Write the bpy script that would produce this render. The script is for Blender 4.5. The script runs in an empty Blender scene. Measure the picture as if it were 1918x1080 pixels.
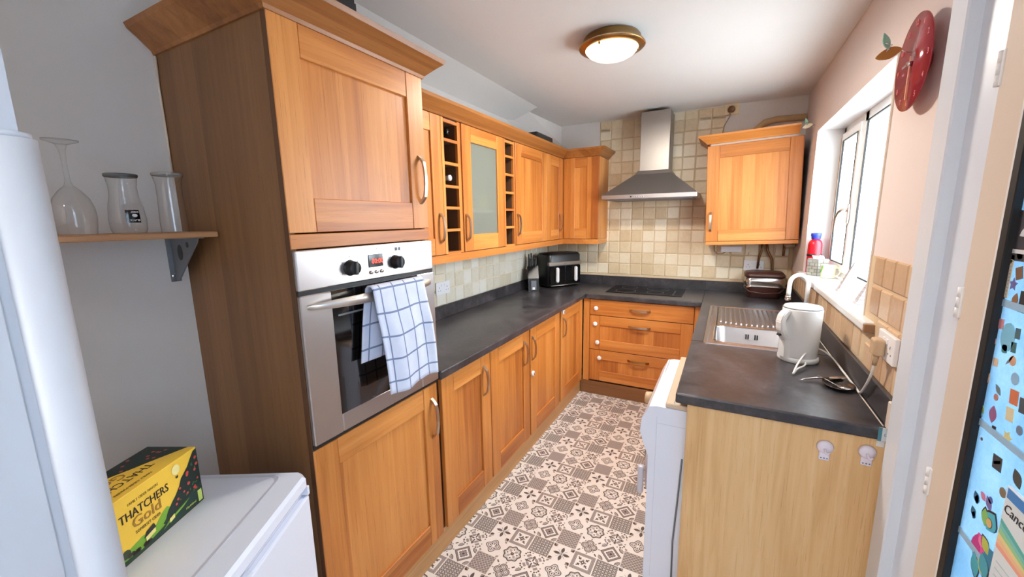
import bpy, bmesh, math, random
from mathutils import Vector, Matrix, Euler
random.seed(7)
S = bpy.context.scene
PI = math.pi

def lin(c):
    def f(v):
        v /= 255.0
        return v / 12.92 if v <= .04045 else ((v + .055) / 1.055) ** 2.4
    return (f(c[0]), f(c[1]), f(c[2]), 1.0)

# ------------------------------------------------------------------ camera
YAW, PITCH, ROLL = 0.4902285, -0.1692753, -0.0165312
FOCAL_PX = 749.86
f_ = Vector((-math.sin(YAW) * math.cos(PITCH), math.cos(YAW) * math.cos(PITCH), math.sin(PITCH)))
r_ = Vector((math.cos(YAW), math.sin(YAW), 0))
u_ = r_.cross(f_)
r2 = math.cos(ROLL) * r_ + math.sin(ROLL) * u_
u2 = -math.sin(ROLL) * r_ + math.cos(ROLL) * u_
cd = bpy.data.cameras.new('camera')
cam = bpy.data.objects.new('camera', cd)
S.collection.objects.link(cam)
cam.matrix_world = Matrix(((r2.x, u2.x, -f_.x, 1.6583), (r2.y, u2.y, -f_.y, -0.6967),
                           (r2.z, u2.z, -f_.z, 1.5504), (0, 0, 0, 1)))
cd.sensor_width = 36.0
cd.sensor_fit = 'HORIZONTAL'
cd.lens = 36.0 * FOCAL_PX / 1918.0
cd.clip_start = 0.02
S.camera = cam

# ------------------------------------------------------------------ world, light, exposure
W = bpy.data.worlds.new('overcast_sky')
S.world = W
W.use_nodes = True
wn = W.node_tree
bg = wn.nodes['Background']
tc = wn.nodes.new('ShaderNodeTexCoord')
sep = wn.nodes.new('ShaderNodeSeparateXYZ')
wn.links.new(tc.outputs['Generated'], sep.inputs[0])
rp = wn.nodes.new('ShaderNodeValToRGB')
rp.color_ramp.elements[0].position = 0.0
rp.color_ramp.elements[0].color = (.78, .84, .92, 1)
rp.color_ramp.elements[1].position = .6
rp.color_ramp.elements[1].color = (.80, .90, 1, 1)
wn.links.new(sep.outputs['Z'], rp.inputs[0])
wn.links.new(rp.outputs[0], bg.inputs['Color'])
bg.inputs['Strength'].default_value = 8.5

def portal(name, loc, rot, sx, sy):
    l = bpy.data.lights.new(name, 'AREA')
    l.shape = 'RECTANGLE'
    l.size, l.size_y = sx, sy
    l.cycles.is_portal = True
    o = bpy.data.objects.new(name, l)
    S.collection.objects.link(o)
    o.location = loc
    o.rotation_euler = rot
portal('window_portal', (2.42, 1.97, 1.63), (0, PI / 2, 0), .95, 1.46)
portal('added_window_portal', (2.36, -1.0, 1.475), (0, PI / 2, 0), 1.25, .9)  # portal for the added side window
portal('door_portal', (2.30, .12, 1.1), (0, PI / 2, 0), 1.9, .9)

hl_ = bpy.data.lights.new('added_fill_lamp', 'AREA'); hl_.shape = 'DISK'; hl_.size = .5; hl_.energy = 18; hl_.color = (1, .99, .97)  # ceiling lamp invented behind the camera as fill light
ho_ = bpy.data.objects.new('added_fill_lamp', hl_); S.collection.objects.link(ho_); ho_.location = (1.15, -1.75, 2.40)

S.view_settings.view_transform = 'Standard'
S.view_settings.look = 'None'
S.view_settings.gamma = 1.0
S.view_settings.use_curve_mapping = False
S.view_settings.exposure = 1.15
S.cycles.use_denoising = True
S.cycles.max_bounces = 12
S.cycles.diffuse_bounces = 7
S.cycles.transmission_bounces = 10
S.cycles.transparent_max_bounces = 12
S.cycles.sample_clamp_indirect = 8.0
S.cycles.caustics_reflective = False
S.cycles.caustics_refractive = False

# ------------------------------------------------------------------ shader expressions
class E:
    def __init__(s, nt, sk): s.nt, s.sk = nt, sk
    def __add__(a, b): return M(a.nt, 'ADD', a, b)
    def __radd__(a, b): return M(a.nt, 'ADD', b, a)
    def __sub__(a, b): return M(a.nt, 'SUBTRACT', a, b)
    def __rsub__(a, b): return M(a.nt, 'SUBTRACT', b, a)
    def __mul__(a, b): return M(a.nt, 'MULTIPLY', a, b)
    def __rmul__(a, b): return M(a.nt, 'MULTIPLY', b, a)
    def __truediv__(a, b): return M(a.nt, 'DIVIDE', a, b)
    def lt(a, b): return M(a.nt, 'LESS_THAN', a, b)
    def gt(a, b): return M(a.nt, 'GREATER_THAN', a, b)
    def abs(a): return M(a.nt, 'ABSOLUTE', a)
    def sqrt(a): return M(a.nt, 'SQRT', a)
    def floor(a): return M(a.nt, 'FLOOR', a)
    def fract(a): return M(a.nt, 'FRACT', a)
    def cos(a): return M(a.nt, 'COSINE', a)
    def max(a, b): return M(a.nt, 'MAXIMUM', a, b)
    def min(a, b): return M(a.nt, 'MINIMUM', a, b)
    def near(a, v, w): return M(a.nt, 'COMPARE', a, v, w)

def M(nt, op, *args):
    n = nt.nodes.new('ShaderNodeMath')
    n.operation = op
    for i, a in enumerate(args):
        if isinstance(a, E): nt.links.new(a.sk, n.inputs[i])
        else: n.inputs[i].default_value = a
    return E(nt, n.outputs[0])

def new_mat(name):
    m = bpy.data.materials.new(name)
    m.use_nodes = True
    nt = m.node_tree
    return m, nt, nt.nodes['Principled BSDF']

def coords(nt, scale=(1, 1, 1), kind='Object', rnd=False):
    t = nt.nodes.new('ShaderNodeTexCoord')
    mp = nt.nodes.new('ShaderNodeMapping')
    mp.inputs['Scale'].default_value = scale
    nt.links.new(t.outputs[kind], mp.inputs[0])
    if rnd:
        oi = nt.nodes.new('ShaderNodeObjectInfo')
        vm = nt.nodes.new('ShaderNodeVectorMath'); vm.operation = 'SCALE'
        vm.inputs[0].default_value = (37.0, 53.0, 71.0)
        nt.links.new(oi.outputs['Random'], vm.inputs['Scale'])
        nt.links.new(vm.outputs[0], mp.inputs['Location'])
    return mp.outputs[0]

def noise(nt, vec, scale=5, detail=3, rough=.5, dist=0):
    n = nt.nodes.new('ShaderNodeTexNoise')
    n.inputs['Scale'].default_value = scale
    n.inputs['Detail'].default_value = detail
    n.inputs['Roughness'].default_value = rough
    n.inputs['Distortion'].default_value = dist
    nt.links.new(vec, n.inputs['Vector'])
    return E(nt, n.outputs['Fac'])

def rand(nt):
    return E(nt, nt.nodes.new('ShaderNodeObjectInfo').outputs['Random'])

def put(nt, v, sock):
    if isinstance(v, E): nt.links.new(v.sk, sock)
    else: sock.default_value = v

def mix(nt, f, a, b, mode='MIX'):
    n = nt.nodes.new('ShaderNodeMix')
    n.data_type = 'RGBA'
    n.blend_type = mode
    put(nt, f, n.inputs[0]); put(nt, a, n.inputs[6]); put(nt, b, n.inputs[7])
    return E(nt, n.outputs[2])

def ramp(nt, f, stops):
    n = nt.nodes.new('ShaderNodeValToRGB')
    el = n.color_ramp.elements
    while len(el) < len(stops): el.new(.5)
    for e, (p, c) in zip(el, stops):
        e.position = p; e.color = c
    put(nt, f, n.inputs[0])
    return E(nt, n.outputs[0])

def bump(nt, b, h, strength=.2, dist=.002):
    n = nt.nodes.new('ShaderNodeBump')
    n.inputs['Strength'].default_value = strength
    n.inputs['Distance'].default_value = dist
    nt.links.new(h.sk, n.inputs['Height'])
    nt.links.new(n.outputs[0], b.inputs['Normal'])

def plain(name, col, rough=.5, metal=0.0, var=.05, scale=9, bmp=0, bscale=60, obj=0.0, coat=0):
    m, nt, b = new_mat(name)
    v = coords(nt, rnd=True)
    n = noise(nt, v, scale, 4, .6)
    c = lin(col)
    f = (n - .5) * (2 * var) + 1.0
    if obj: f = f + (rand(nt) - .5) * obj
    c2 = nt.nodes.new('ShaderNodeCombineXYZ')
    for i in range(3): nt.links.new(f.sk, c2.inputs[i])
    out = mix(nt, 1.0, c, E(nt, c2.outputs[0]), 'MULTIPLY')
    nt.links.new(out.sk, b.inputs['Base Color'])
    b.inputs['Roughness'].default_value = rough
    b.inputs['Metallic'].default_value = metal
    if coat: b.inputs['Coat Weight'].default_value = coat
    if bmp: bump(nt, b, noise(nt, v, bscale, 4, .6), bmp)
    return m

def wood(name, axis, cols, rough=.38, plank=.075, streak=34, contrast=1.0):
    m, nt, b = new_mat(name)
    along = {'x': 0, 'y': 1, 'z': 2}[axis]
    def sc(a, c):
        v = [c, c, c]; v[along] = a
        return tuple(v)
    v1 = coords(nt, sc(1.3, streak), rnd=True)
    v2 = coords(nt, sc(6, 260), rnd=True)
    v3 = coords(nt, sc(.9, 5), rnd=True)
    n1 = noise(nt, v1, 1, 5, .62, .7)
    n2 = noise(nt, v2, 1, 3, .6)
    n3 = noise(nt, v3, 1, 2, .5, .3)
    t = nt.nodes.new('ShaderNodeTexCoord')
    sp = nt.nodes.new('ShaderNodeSeparateXYZ')
    nt.links.new(t.outputs['Object'], sp.inputs[0])
    axs = [E(nt, sp.outputs[i]) for i in range(3) if i != along]
    pl = ((axs[0] + axs[1]) / plank + rand(nt) * 9.0).floor()
    wnz = nt.nodes.new('ShaderNodeTexWhiteNoise'); wnz.noise_dimensions = '1D'
    nt.links.new((pl + rand(nt) * 91.0).sk, wnz.inputs['W'])
    pt = E(nt, wnz.outputs['Value'])
    f = (n1 - .5) * (.9 * contrast) + (n3 - .5) * .7 + (pt - .5) * .34 + (rand(nt) - .5) * .2 + .5
    c = ramp(nt, f, [(.12, lin(cols[0])), (.5, lin(cols[1])), (.88, lin(cols[2]))])
    pore = n2.gt(.64) * .3 * contrast
    c = mix(nt, pore, c, lin(cols[3]))
    nt.links.new(c.sk, b.inputs['Base Color'])
    b.inputs['Roughness'].default_value = rough
    bump(nt, b, n2 * .5 + n1, .08, .001)
    return m

OAK = [(160, 88, 34), (197, 123, 55), (218, 148, 78), (108, 58, 22)]
oak = {a: wood('honey_oak_' + a, a, OAK) for a in 'xyz'}
PANEL = [(104, 68, 38), (122, 84, 50), (138, 98, 62), (76, 48, 26)]  # side panel oak, browned: the shade on that side is in the colour
oak_cor_shaded = {a: wood('shaded_cornice_oak_' + a, a, [(112, 64, 26), (148, 92, 42), (174, 116, 60), (84, 48, 20)]) for a in 'xy'}  # darker cornice oak; shading of the left cornices is put into its tone
oak_side_shaded = wood('shaded_oak_veneer', 'z', PANEL, .5, plank=.13)
oak_dark = wood('dark_oak_interior', 'z', [(70, 42, 22), (86, 54, 30), (98, 64, 38), (50, 30, 16)], .6)
LIGHT = [(196, 148, 92), (224, 184, 130), (236, 206, 160), (180, 132, 80)]
lam_z = wood('light_oak_laminate', 'z', LIGHT, .45, plank=.4, streak=26, contrast=1.1)
lam_y = wood('plinth_oak_y', 'y', [(182, 134, 84), (204, 158, 104), (216, 172, 120), (160, 112, 64)], .5, plank=.4)
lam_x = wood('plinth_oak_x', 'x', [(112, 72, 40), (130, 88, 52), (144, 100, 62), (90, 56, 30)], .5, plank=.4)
shelf_wood = wood('shelf_wood', 'y', [(164, 116, 76), (182, 134, 92), (194, 148, 106), (140, 96, 60)], .5, plank=.4)

wall_white = plain('painted_plaster_white', (214, 209, 204), .75, var=.025, bmp=.12, bscale=90)
wall_grey = plain('painted_plaster_grey', (212, 208, 204), .75, var=.04, scale=3, bmp=.2, bscale=70)
wall_pink = plain('painted_plaster_blush', (220, 207, 202), .75, var=.025, scale=4, bmp=.15, bscale=60)
ceil_white = plain('ceiling_paint', (226, 223, 219), .8, var=.015, bmp=.06)
cream_trim = plain('cream_gloss_paint', (214, 200, 184), .4, var=.03)
white_gloss = plain('white_gloss_paint', (228, 228, 228), .3, var=.03, scale=6, bmp=.1, bscale=25)
white_plastic = plain('white_plastic', (236, 236, 238), .3, var=.02)
upvc = plain('white_upvc', (238, 238, 236), .28, var=.02)
appliance = plain('white_enamel', (222, 228, 240), .25, var=.015)
app_grey = plain('appliance_grey_trim', (196, 200, 214), .4)
app_beige = plain('beige_worktop_laminate', (212, 192, 168), .45, var=.06, scale=14)
steel = plain('brushed_steel', (188, 184, 184), .32, 1.0, var=.06, scale=4)
steel_hood = plain('hood_steel', (160, 155, 150), .38, 1.0, var=.05, scale=3)
chrome = plain('polished_chrome', (222, 222, 226), .12, 1.0, var=.02)
nickel = plain('satin_nickel', (196, 186, 174), .3, 1.0, var=.04)
brass = plain('worn_brass', (170, 132, 80), .3, 1.0, var=.08)
black_plastic = plain('black_plastic', (26, 26, 28), .35, var=.1)
black_gloss = plain('black_gloss', (14, 14, 16), .08, var=.05)
oven_glass = plain('dark_oven_glass', (16, 15, 16), .07, var=.05, coat=.6)
oven_glass.node_tree.nodes['Principled BSDF'].inputs['Specular IOR Level'].default_value = .95
black_rubber = plain('black_gasket', (16, 16, 18), .6)
grey_metal = plain('grey_painted_metal', (118, 122, 128), .45, .3)
brown_plastic = plain('brown_plastic', (72, 42, 36), .35, var=.06)
red_paint = plain('red_enamel', (206, 22, 40), .3, var=.05)
blue_plastic = plain('blue_plastic', (40, 60, 170), .4)
cream_ceramic = plain('cream_ceramic', (232, 226, 198), .3)
tan_plastic = plain('tan_plastic', (196, 166, 132), .45)
copper = plain('copper_pipe', (140, 104, 74), .4, .9)
kettle_white = plain('kettle_white', (226, 229, 230), .32, var=.02)
lavender = plain('lilac_white_plastic', (228, 222, 236), .35)
beige_plaster = plain('bare_plaster', (198, 166, 122), .85, var=.15, scale=12, bmp=.4)
white_cable = plain('white_cable', (226, 222, 216), .45)
grey_cable = plain('grey_cable', (150, 128, 100), .5)
cloth_black = plain('black_terry_cloth', (22, 22, 26), .95, bmp=.5, bscale=400)
ext_ground = plain('whitened_concrete_yard', (224, 224, 222), .9, var=.06)  # yard ground whitened to bounce more daylight up to the ceiling
ext_wall = plain('white_render', (240, 242, 244), .9, var=.04)

def m_worktop():
    m, nt, b = new_mat('charcoal_slate_laminate')
    v = coords(nt, (1, 1, 1), 'Object')
    n1 = noise(nt, v, 7, 6, .65, .6)
    n2 = noise(nt, v, 46, 4, .6)
    f = n1 * .7 + n2 * .3
    c = ramp(nt, f, [(.36, lin((38, 36, 39))), (.5, lin((56, 54, 58))), (.66, lin((80, 76, 79)))])
    nt.links.new(c.sk, b.inputs['Base Color'])
    nt.links.new((n1 * .16 + .24).sk, b.inputs['Roughness'])
    b.inputs['Specular IOR Level'].default_value = .55
    bump(nt, b, n2, .06, .001)
    return m
worktop_m = m_worktop()

def m_tile(name, cols):
    m, nt, b = new_mat(name)
    v = coords(nt, (1, 1, 1), 'Object', rnd=True)
    n = noise(nt, v, 22, 5, .62, 1.2)
    f = (n - .5) * .9 + rand(nt)
    c = ramp(nt, f, [(0, lin(cols[0])), (.5, lin(cols[1])), (1, lin(cols[2]))])
    nt.links.new(c.sk, b.inputs['Base Color'])
    b.inputs['Roughness'].default_value = .38
    bump(nt, b, noise(nt, v, 40, 4, .6), .25, .002)
    return m
tile_back = m_tile('travertine_tile', [(206, 184, 148), (222, 204, 172), (232, 220, 196)])
tile_left = m_tile('pale_travertine_tile', [(212, 202, 178), (224, 218, 200), (232, 228, 216)])
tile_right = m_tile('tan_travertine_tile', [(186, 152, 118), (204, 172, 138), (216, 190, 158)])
grout = plain('cream_grout', (226, 214, 190), .9, var=.06, scale=20)
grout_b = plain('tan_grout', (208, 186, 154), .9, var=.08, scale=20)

def m_floor():
    m, nt, b = new_mat('patterned_vinyl')
    t = nt.nodes.new('ShaderNodeTexCoord')
    sp = nt.nodes.new('ShaderNodeSeparateXYZ')
    nt.links.new(t.outputs['Object'], sp.inputs[0])
    P = .10333
    X = (E(nt, sp.outputs[0]) - .657) / P + 30.5
    Y = (E(nt, sp.outputs[1]) - .647) / P + 30.5
    u, v = X.fract() - .5, Y.fract() - .5
    ci = M(nt, 'MODULO', X.floor(), 3.0)
    ri = M(nt, 'MODULO', Y.floor(), 3.0)
    a, c = u.abs(), v.abs()
    r = (u * u + v * v).sqrt()
    th = M(nt, 'ARCTAN2', v, u)
    c4, c8 = (th * 4.0).cos(), (th * 8.0).cos()
    mx, mn, d = a.max(c), a.min(c), a + c
    da, dc = a - .5, c - .5
    rc = (da * da + dc * dc).sqrt()
    def pt(px, py):                    # distance to a symmetric point
        x, y = a - px, c - py
        return (x * x + y * y).sqrt()
    def OR(*l):
        o = l[0]
        for q in l[1:]: o = o.max(q)
        return o
    dark, mid = [], []
    # column 0: diamond, cross, rings ; column 1: lattice, flower with stars, star ; column 2: clover, ring, framed square
    k = r - (c4 * .05 + .15)
    dark.append(OR(d.near(.46, .024), d.near(.36, .018), r.lt(.055), k.near(0.0, .02) * r.gt(.1), rc.near(.22, .022), rc.near(.1, .016)))
    mid.append(OR(k.lt(-.02), d.near(.41, .04), rc.near(.16, .03), pt(.1, .1).lt(.045)))
    arms = OR(mn.lt(.032) * mx.lt(.33) * mx.gt(.05), mx.near(.25, .028) * mn.lt(.08), mx.near(.32, .02) * mn.lt(.045))
    dark.append(OR(arms, pt(.44, .3).lt(.045), pt(.3, .44).lt(.045), pt(.39, .39).lt(.035), pt(.46, .16).lt(.03), pt(.16, .46).lt(.03)))
    mid.append((a - c).abs().lt(.14) * d.gt(.22) * d.lt(.62) * (1.0 - d.near(.42, .03)))
    g = 7.0
    gu, gv = (u * g).fract() - .5, (v * g).fract() - .5
    gr = (gu * gu + gv * gv).sqrt()
    dark.append(OR(gr.lt(.14), gr.near(.40, .10)) * mx.lt(.475))
    mid.append(mx.lt(.475) * gr.gt(.52))
    l1 = (((u + v) * 6.0).fract() - .5).abs().gt(.42)
    l2 = (((u - v) * 6.0).fract() - .5).abs().gt(.42)
    dark.append(((((u + v) * 12.0).fract() - .5).abs().lt(.2)) * mx.lt(.475) * (1.0 - OR(l1, l2)) * .7)
    mid.append(mx.lt(.475) * (1.0 - OR(l1, l2) * .6))
    k = r - (c4 * .055 + .30)
    pet = (c8 * .5 + .5).gt(.55) * r.gt(.07) * r.lt(.19)
    dark.append(OR(k.near(0.0, .024), pet, pt(.27, 0).lt(.022), pt(0, .27).lt(.022)))
    mid.append(OR(rc.lt(.13) * (rc.gt(.04)), k.near(-.09, .03)))
    q = (mx - .22) / .17
    leaf = mn.lt((1.0 - q * q) * .075)
    dark.append(OR(leaf * mx.lt(.4), pt(.41, .41).lt(.1) * (a - c).gt(0), r.lt(.03), (a - c).abs().lt(.008) * r.lt(.22)))
    mid.append(OR(a.near(.4, .08) * c.near(.4, .08), (a - c).abs().lt(.012) * r.lt(.3)))
    lob = pt(.2, 0).min(pt(0, .2))
    lf = ((a - c) / .09)
    dark.append(OR(lob.near(.155, .022), lob.lt(.03), (a - c).abs().lt(.045) * d.gt(.66) * d.lt(.86)))
    mid.append(OR(lob.near(.09, .03), pt(.24, .24).lt(.04), mn.lt(.03) * mx.gt(.40)))
    k = r - (c8 * .03 + .38)
    fl = pt(.14, .14).lt(.075)
    dark.append(OR(k.near(0.0, .034), r.near(.055, .028), pt(.24, 0).lt(.04), pt(0, .24).lt(.04), k.near(-.07, .01)))
    mid.append(OR(fl.max(0.0) * .6, (a - c).abs().lt(.02) * r.lt(.3)))
    cr = OR((a - c).abs().lt(.04) * d.gt(.22) * d.lt(.48), pt(.19, .13).lt(.03), pt(.13, .19).lt(.03))
    dark.append(OR(cr, r.near(.06, .03), mx.near(.335, .012), mx.near(.46, .01)))
    mid.append(OR(mx.near(.40, .045), pt(.12, 0).lt(.045), pt(0, .12).lt(.045)))
    D = Mi = None
    for i in range(9):
        # X offset of +30 cells keeps the modulo positive: 30 % 3 == 0
        sel = ci.near(float(i // 3), .2) * ri.near(float(i % 3), .2)
        D = sel * dark[i] if D is None else D + sel * dark[i]
        Mi = sel * mid[i] if Mi is None else Mi + sel * mid[i]
    w = noise(nt, t.outputs['Object'], 8, 3)
    base = mix(nt, w, lin((226, 222, 218)), lin((236, 232, 229)))
    col = mix(nt, Mi * .75, base, lin((104, 82, 80)))
    col = mix(nt, D * .92, col, lin((50, 38, 38)))
    edge = mx.gt(.487)
    col = mix(nt, edge * .5, col, lin((232, 224, 214)))
    nt.links.new(col.sk, b.inputs['Base Color'])
    b.inputs['Roughness'].default_value = .42
    return m
floor_m = m_floor()

def m_glass(name, tint=(1, 1, 1, 1), refl=.12, rough=.0, edge=False, k=.5):
    m, nt, b = new_mat(name)
    nt.nodes.remove(b)
    tr = nt.nodes.new('ShaderNodeBsdfTransparent'); tr.inputs[0].default_value = tint
    gl = nt.nodes.new('ShaderNodeBsdfGlossy'); gl.inputs['Roughness'].default_value = rough
    lw = nt.nodes.new('ShaderNodeLayerWeight'); lw.inputs[0].default_value = .35
    mxs = nt.nodes.new('ShaderNodeMixShader')
    f0 = E(nt, lw.outputs['Facing']); f = f0 * f0 * f0 * f0 * k + refl * .5
    if edge:
        put(nt, mix(nt, f0 * f0 * f0 * .9, tint, (.32, .33, .32, 1)), tr.inputs[0])
    nt.links.new(f.sk, mxs.inputs[0])
    nt.links.new(tr.outputs[0], mxs.inputs[1]); nt.links.new(gl.outputs[0], mxs.inputs[2])
    nt.links.new(mxs.outputs[0], nt.nodes['Material Output'].inputs[0])
    return m
pane_m = m_glass('window_pane_glass', (.96, .98, .98, 1), .06, 0, False, .15)
tumbler_m = m_glass('thin_drinking_glass', (.985, .985, .98, 1), .10, 0, True)
film_m = m_glass('clear_film', (.9, .86, .84, 1), 1.1, .15)
red_glass = None

def m_frost(name, c1, c2, scale, transl=.75):
    m, nt, b = new_mat(name)
    nt.nodes.remove(b)
    v = coords(nt, (1, 1, 1), 'Object')
    n = noise(nt, v, scale, 6, .7, .4)
    n2 = noise(nt, v, 150, 3, .6)
    c = mix(nt, n * .75 + n2 * .25, lin(c1), lin(c2))
    tl = nt.nodes.new('ShaderNodeBsdfTranslucent')
    df = nt.nodes.new('ShaderNodeBsdfDiffuse')
    gs = nt.nodes.new('ShaderNodeBsdfGlossy'); gs.inputs['Roughness'].default_value = .25
    nt.links.new(c.sk, tl.inputs[0]); nt.links.new(c.sk, df.inputs[0])
    m1 = nt.nodes.new('ShaderNodeMixShader'); m1.inputs[0].default_value = 1 - transl
    nt.links.new(tl.outputs[0], m1.inputs[1]); nt.links.new(df.outputs[0], m1.inputs[2])
    m2 = nt.nodes.new('ShaderNodeMixShader'); m2.inputs[0].default_value = .05
    nt.links.new(m1.outputs[0], m2.inputs[1]); nt.links.new(gs.outputs[0], m2.inputs[2])
    nt.links.new(m2.outputs[0], nt.nodes['Material Output'].inputs[0])
    return m
door_glass_m = m_frost('obscured_door_glass', (78, 120, 144), (160, 174, 182), 9)

added_glass_m = m_frost('added_side_glass', (214, 224, 234), (232, 238, 244), 7)  # pale glass for the added side window, lets in fill light

def m_acrylic(name, c, alpha):
    m, nt, b = new_mat(name)
    n = noise(nt, coords(nt), 6)
    col = mix(nt, n * .3, lin(c), lin(tuple(int(x * .8) for x in c)))
    nt.links.new(col.sk, b.inputs['Base Color'])
    b.inputs['Roughness'].default_value = .12
    b.inputs['Alpha'].default_value = alpha
    return m
red_glass = m_acrylic('translucent_red_acrylic', (170, 50, 62), .86)
amber_glass = m_acrylic('translucent_amber_acrylic', (196, 140, 50), .82)
green_glass = m_acrylic('translucent_green_acrylic', (150, 208, 184), .85)
frosted_cab = m_acrylic('frosted_cabinet_glass', (132, 138, 128), .58)
frosted_cab.node_tree.nodes['Principled BSDF'].inputs['Roughness'].default_value = .4

def m_lamp():
    m, nt, b = new_mat('lit_opal_glass')
    v = coords(nt)
    n = noise(nt, v, 3)
    c = mix(nt, n, lin((255, 226, 170)), lin((255, 240, 205)))
    nt.links.new(c.sk, b.inputs['Emission Color'])
    nt.links.new(c.sk, b.inputs['Base Color'])
    b.inputs['Emission Strength'].default_value = 1.25
    b.inputs['Roughness'].default_value = .25
    return m
lamp_m = m_lamp()

def m_digits():
    m, nt, b = new_mat('red_led_digits')
    b.inputs['Base Color'].default_value = lin((200, 30, 20))
    b.inputs['Emission Color'].default_value = lin((255, 60, 40))
    b.inputs['Emission Strength'].default_value = 2.0
    return m
digits_m = m_digits()

def m_towel():
    m, nt, b = new_mat('blue_check_terry')
    t = nt.nodes.new('ShaderNodeTexCoord')
    sp = nt.nodes.new('ShaderNodeSeparateXYZ')
    nt.links.new(t.outputs['UV'], sp.inputs[0])
    u, v = E(nt, sp.outputs[0]), E(nt, sp.outputs[1])
    l1 = ((u / .058).fract() - .5).abs().lt(.045)
    l2 = ((v / .082).fract() - .5).abs().lt(.04)
    n = noise(nt, coords(nt), 30, 4)
    base = mix(nt, n, lin((196, 206, 228)), lin((216, 223, 238)))
    col = mix(nt, l1.max(l2) * .85, base, lin((92, 110, 150)))
    nt.links.new(col.sk, b.inputs['Base Color'])
    b.inputs['Roughness'].default_value = .95
    bump(nt, b, noise(nt, coords(nt), 500, 2), .4, .002)
    return m
towel_m = m_towel()

def m_flat(name, c, rough=.5):
    return plain(name, c, rough, var=.02)
_fl = {}
def flat(c, rough=.5):
    if c not in _fl: _fl[c] = m_flat('printed_%02x%02x%02x' % c, c, rough)
    return _fl[c]

# ------------------------------------------------------------------ mesh helpers
ORI = {}

class MB:
    def __init__(s): s.bm = bmesh.new(); s.uv = None
    def box(s, x0, x1, y0, y1, z0, z1, bev=0, seg=1):
        x0, x1 = min(x0, x1), max(x0, x1); y0, y1 = min(y0, y1), max(y0, y1); z0, z1 = min(z0, z1), max(z0, z1)
        r = bmesh.ops.create_cube(s.bm, size=1, matrix=Matrix.Translation(((x0 + x1) / 2, (y0 + y1) / 2, (z0 + z1) / 2))
                                  @ Matrix.Diagonal((x1 - x0, y1 - y0, z1 - z0, 1)))
        if bev:
            ed = list({e for v in r['verts'] for e in v.link_edges})
            bmesh.ops.bevel(s.bm, geom=ed, offset=bev, segments=seg, profile=.5, affect='EDGES')
        return s
    def faces(s, vs, fs, smooth=False):
        V = [s.bm.verts.new(v) for v in vs]
        for f in fs:
            try:
                q = s.bm.faces.new([V[i] for i in f]); q.smooth = smooth
            except ValueError: pass
        return V
    def prism(s, poly, vec, smooth=False):
        n = len(poly)
        vec = Vector(vec)
        vs = [Vector(p) for p in poly] + [Vector(p) + vec for p in poly]
        fs = [tuple(range(n - 1, -1, -1)), tuple(range(n, 2 * n))]
        fs += [(i, (i + 1) % n, n + (i + 1) % n, n + i) for i in range(n)]
        s.faces(vs, fs, smooth)
        return s
    def lathe(s, prof, cen=(0, 0, 0), axis='z', seg=24, sx=1, sy=1, cap=True):
        vs, fs = [], []
        n = len(prof)
        for i in range(seg):
            a = 2 * PI * i / seg
            for r, h in prof:
                x, y = r * math.cos(a) * sx, r * math.sin(a) * sy
                p = {'z': (x, y, h), 'x': (h, x, y), 'y': (y, h, x)}[axis]
                vs.append(Vector(p) + Vector(cen))
        for i in range(seg):
            j = (i + 1) % seg
            for k in range(n - 1):
                fs.append((i * n + k, j * n + k, j * n + k + 1, i * n + k + 1))
        if cap:
            if prof[0][0] > 1e-5: fs.append(tuple(i * n for i in range(seg - 1, -1, -1)))
            if prof[-1][0] > 1e-5: fs.append(tuple(i * n + n - 1 for i in range(seg)))
        s.faces(vs, fs, True)
        bmesh.ops.remove_doubles(s.bm, verts=s.bm.verts, dist=1e-6)
        return s
    def tube(s, pts, rad, seg=8, flatn=1.0):
        pts = [Vector(p) for p in pts]
        n = len(pts)
        rads = rad if isinstance(rad, (list, tuple)) else [rad] * n
        vs, fs = [], []
        up = None
        for i in range(n):
            t = (pts[min(i + 1, n - 1)] - pts[max(i - 1, 0)]).normalized()
            if up is None:
                up = Vector((0, 0, 1)) if abs(t.z) < .9 else Vector((1, 0, 0))
            a = t.cross(up).normalized(); bb = a.cross(t).normalized(); up = bb
            for k in range(seg):
                g = 2 * PI * k / seg
                vs.append(pts[i] + a * (math.cos(g) * rads[i]) + bb * (math.sin(g) * rads[i] * flatn))
        for i in range(n - 1):
            for k in range(seg):
                l = (k + 1) % seg
                fs.append((i * seg + k, i * seg + l, (i + 1) * seg + l, (i + 1) * seg + k))
        fs.append(tuple(range(seg - 1, -1, -1)))
        fs.append(tuple((n - 1) * seg + k for k in range(seg)))
        s.faces(vs, fs, True)
        return s
    def cyl(s, p0, p1, r0, r1=None, seg=16):
        p0, p1 = Vector(p0), Vector(p1)
        return s.tube([p0, p1], [r0, r0 if r1 is None else r1], seg)
    def xform(s, mat):
        bmesh.ops.transform(s.bm, matrix=mat, verts=s.bm.verts)
        return s
    def build(s, name, mat, parent=None, label=None, origin=None, recalc=True):
        if recalc: bmesh.ops.recalc_face_normals(s.bm, faces=s.bm.faces)
        for f in s.bm.faces:
            pass
        if parent is not None:
            o0 = ORI.get(parent.name, Vector((0, 0, 0)))
        elif origin is not None:
            o0 = Vector(origin)
        else:
            xs = [v.co for v in s.bm.verts]
            o0 = Vector(((min(v.x for v in xs) + max(v.x for v in xs)) / 2, (min(v.y for v in xs) + max(v.y for v in xs)) / 2,
                         min(v.z for v in xs)))
        bmesh.ops.translate(s.bm, vec=-o0, verts=s.bm.verts)
        me = bpy.data.meshes.new(name)
        s.bm.to_mesh(me); s.bm.free()
        me.materials.append(mat)
        o = bpy.data.objects.new(name, me)
        S.collection.objects.link(o)
        if parent is not None: o.parent = parent
        else: o.location = o0
        ORI[o.name] = o0
        if label: o['label'] = label
        return o

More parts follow.
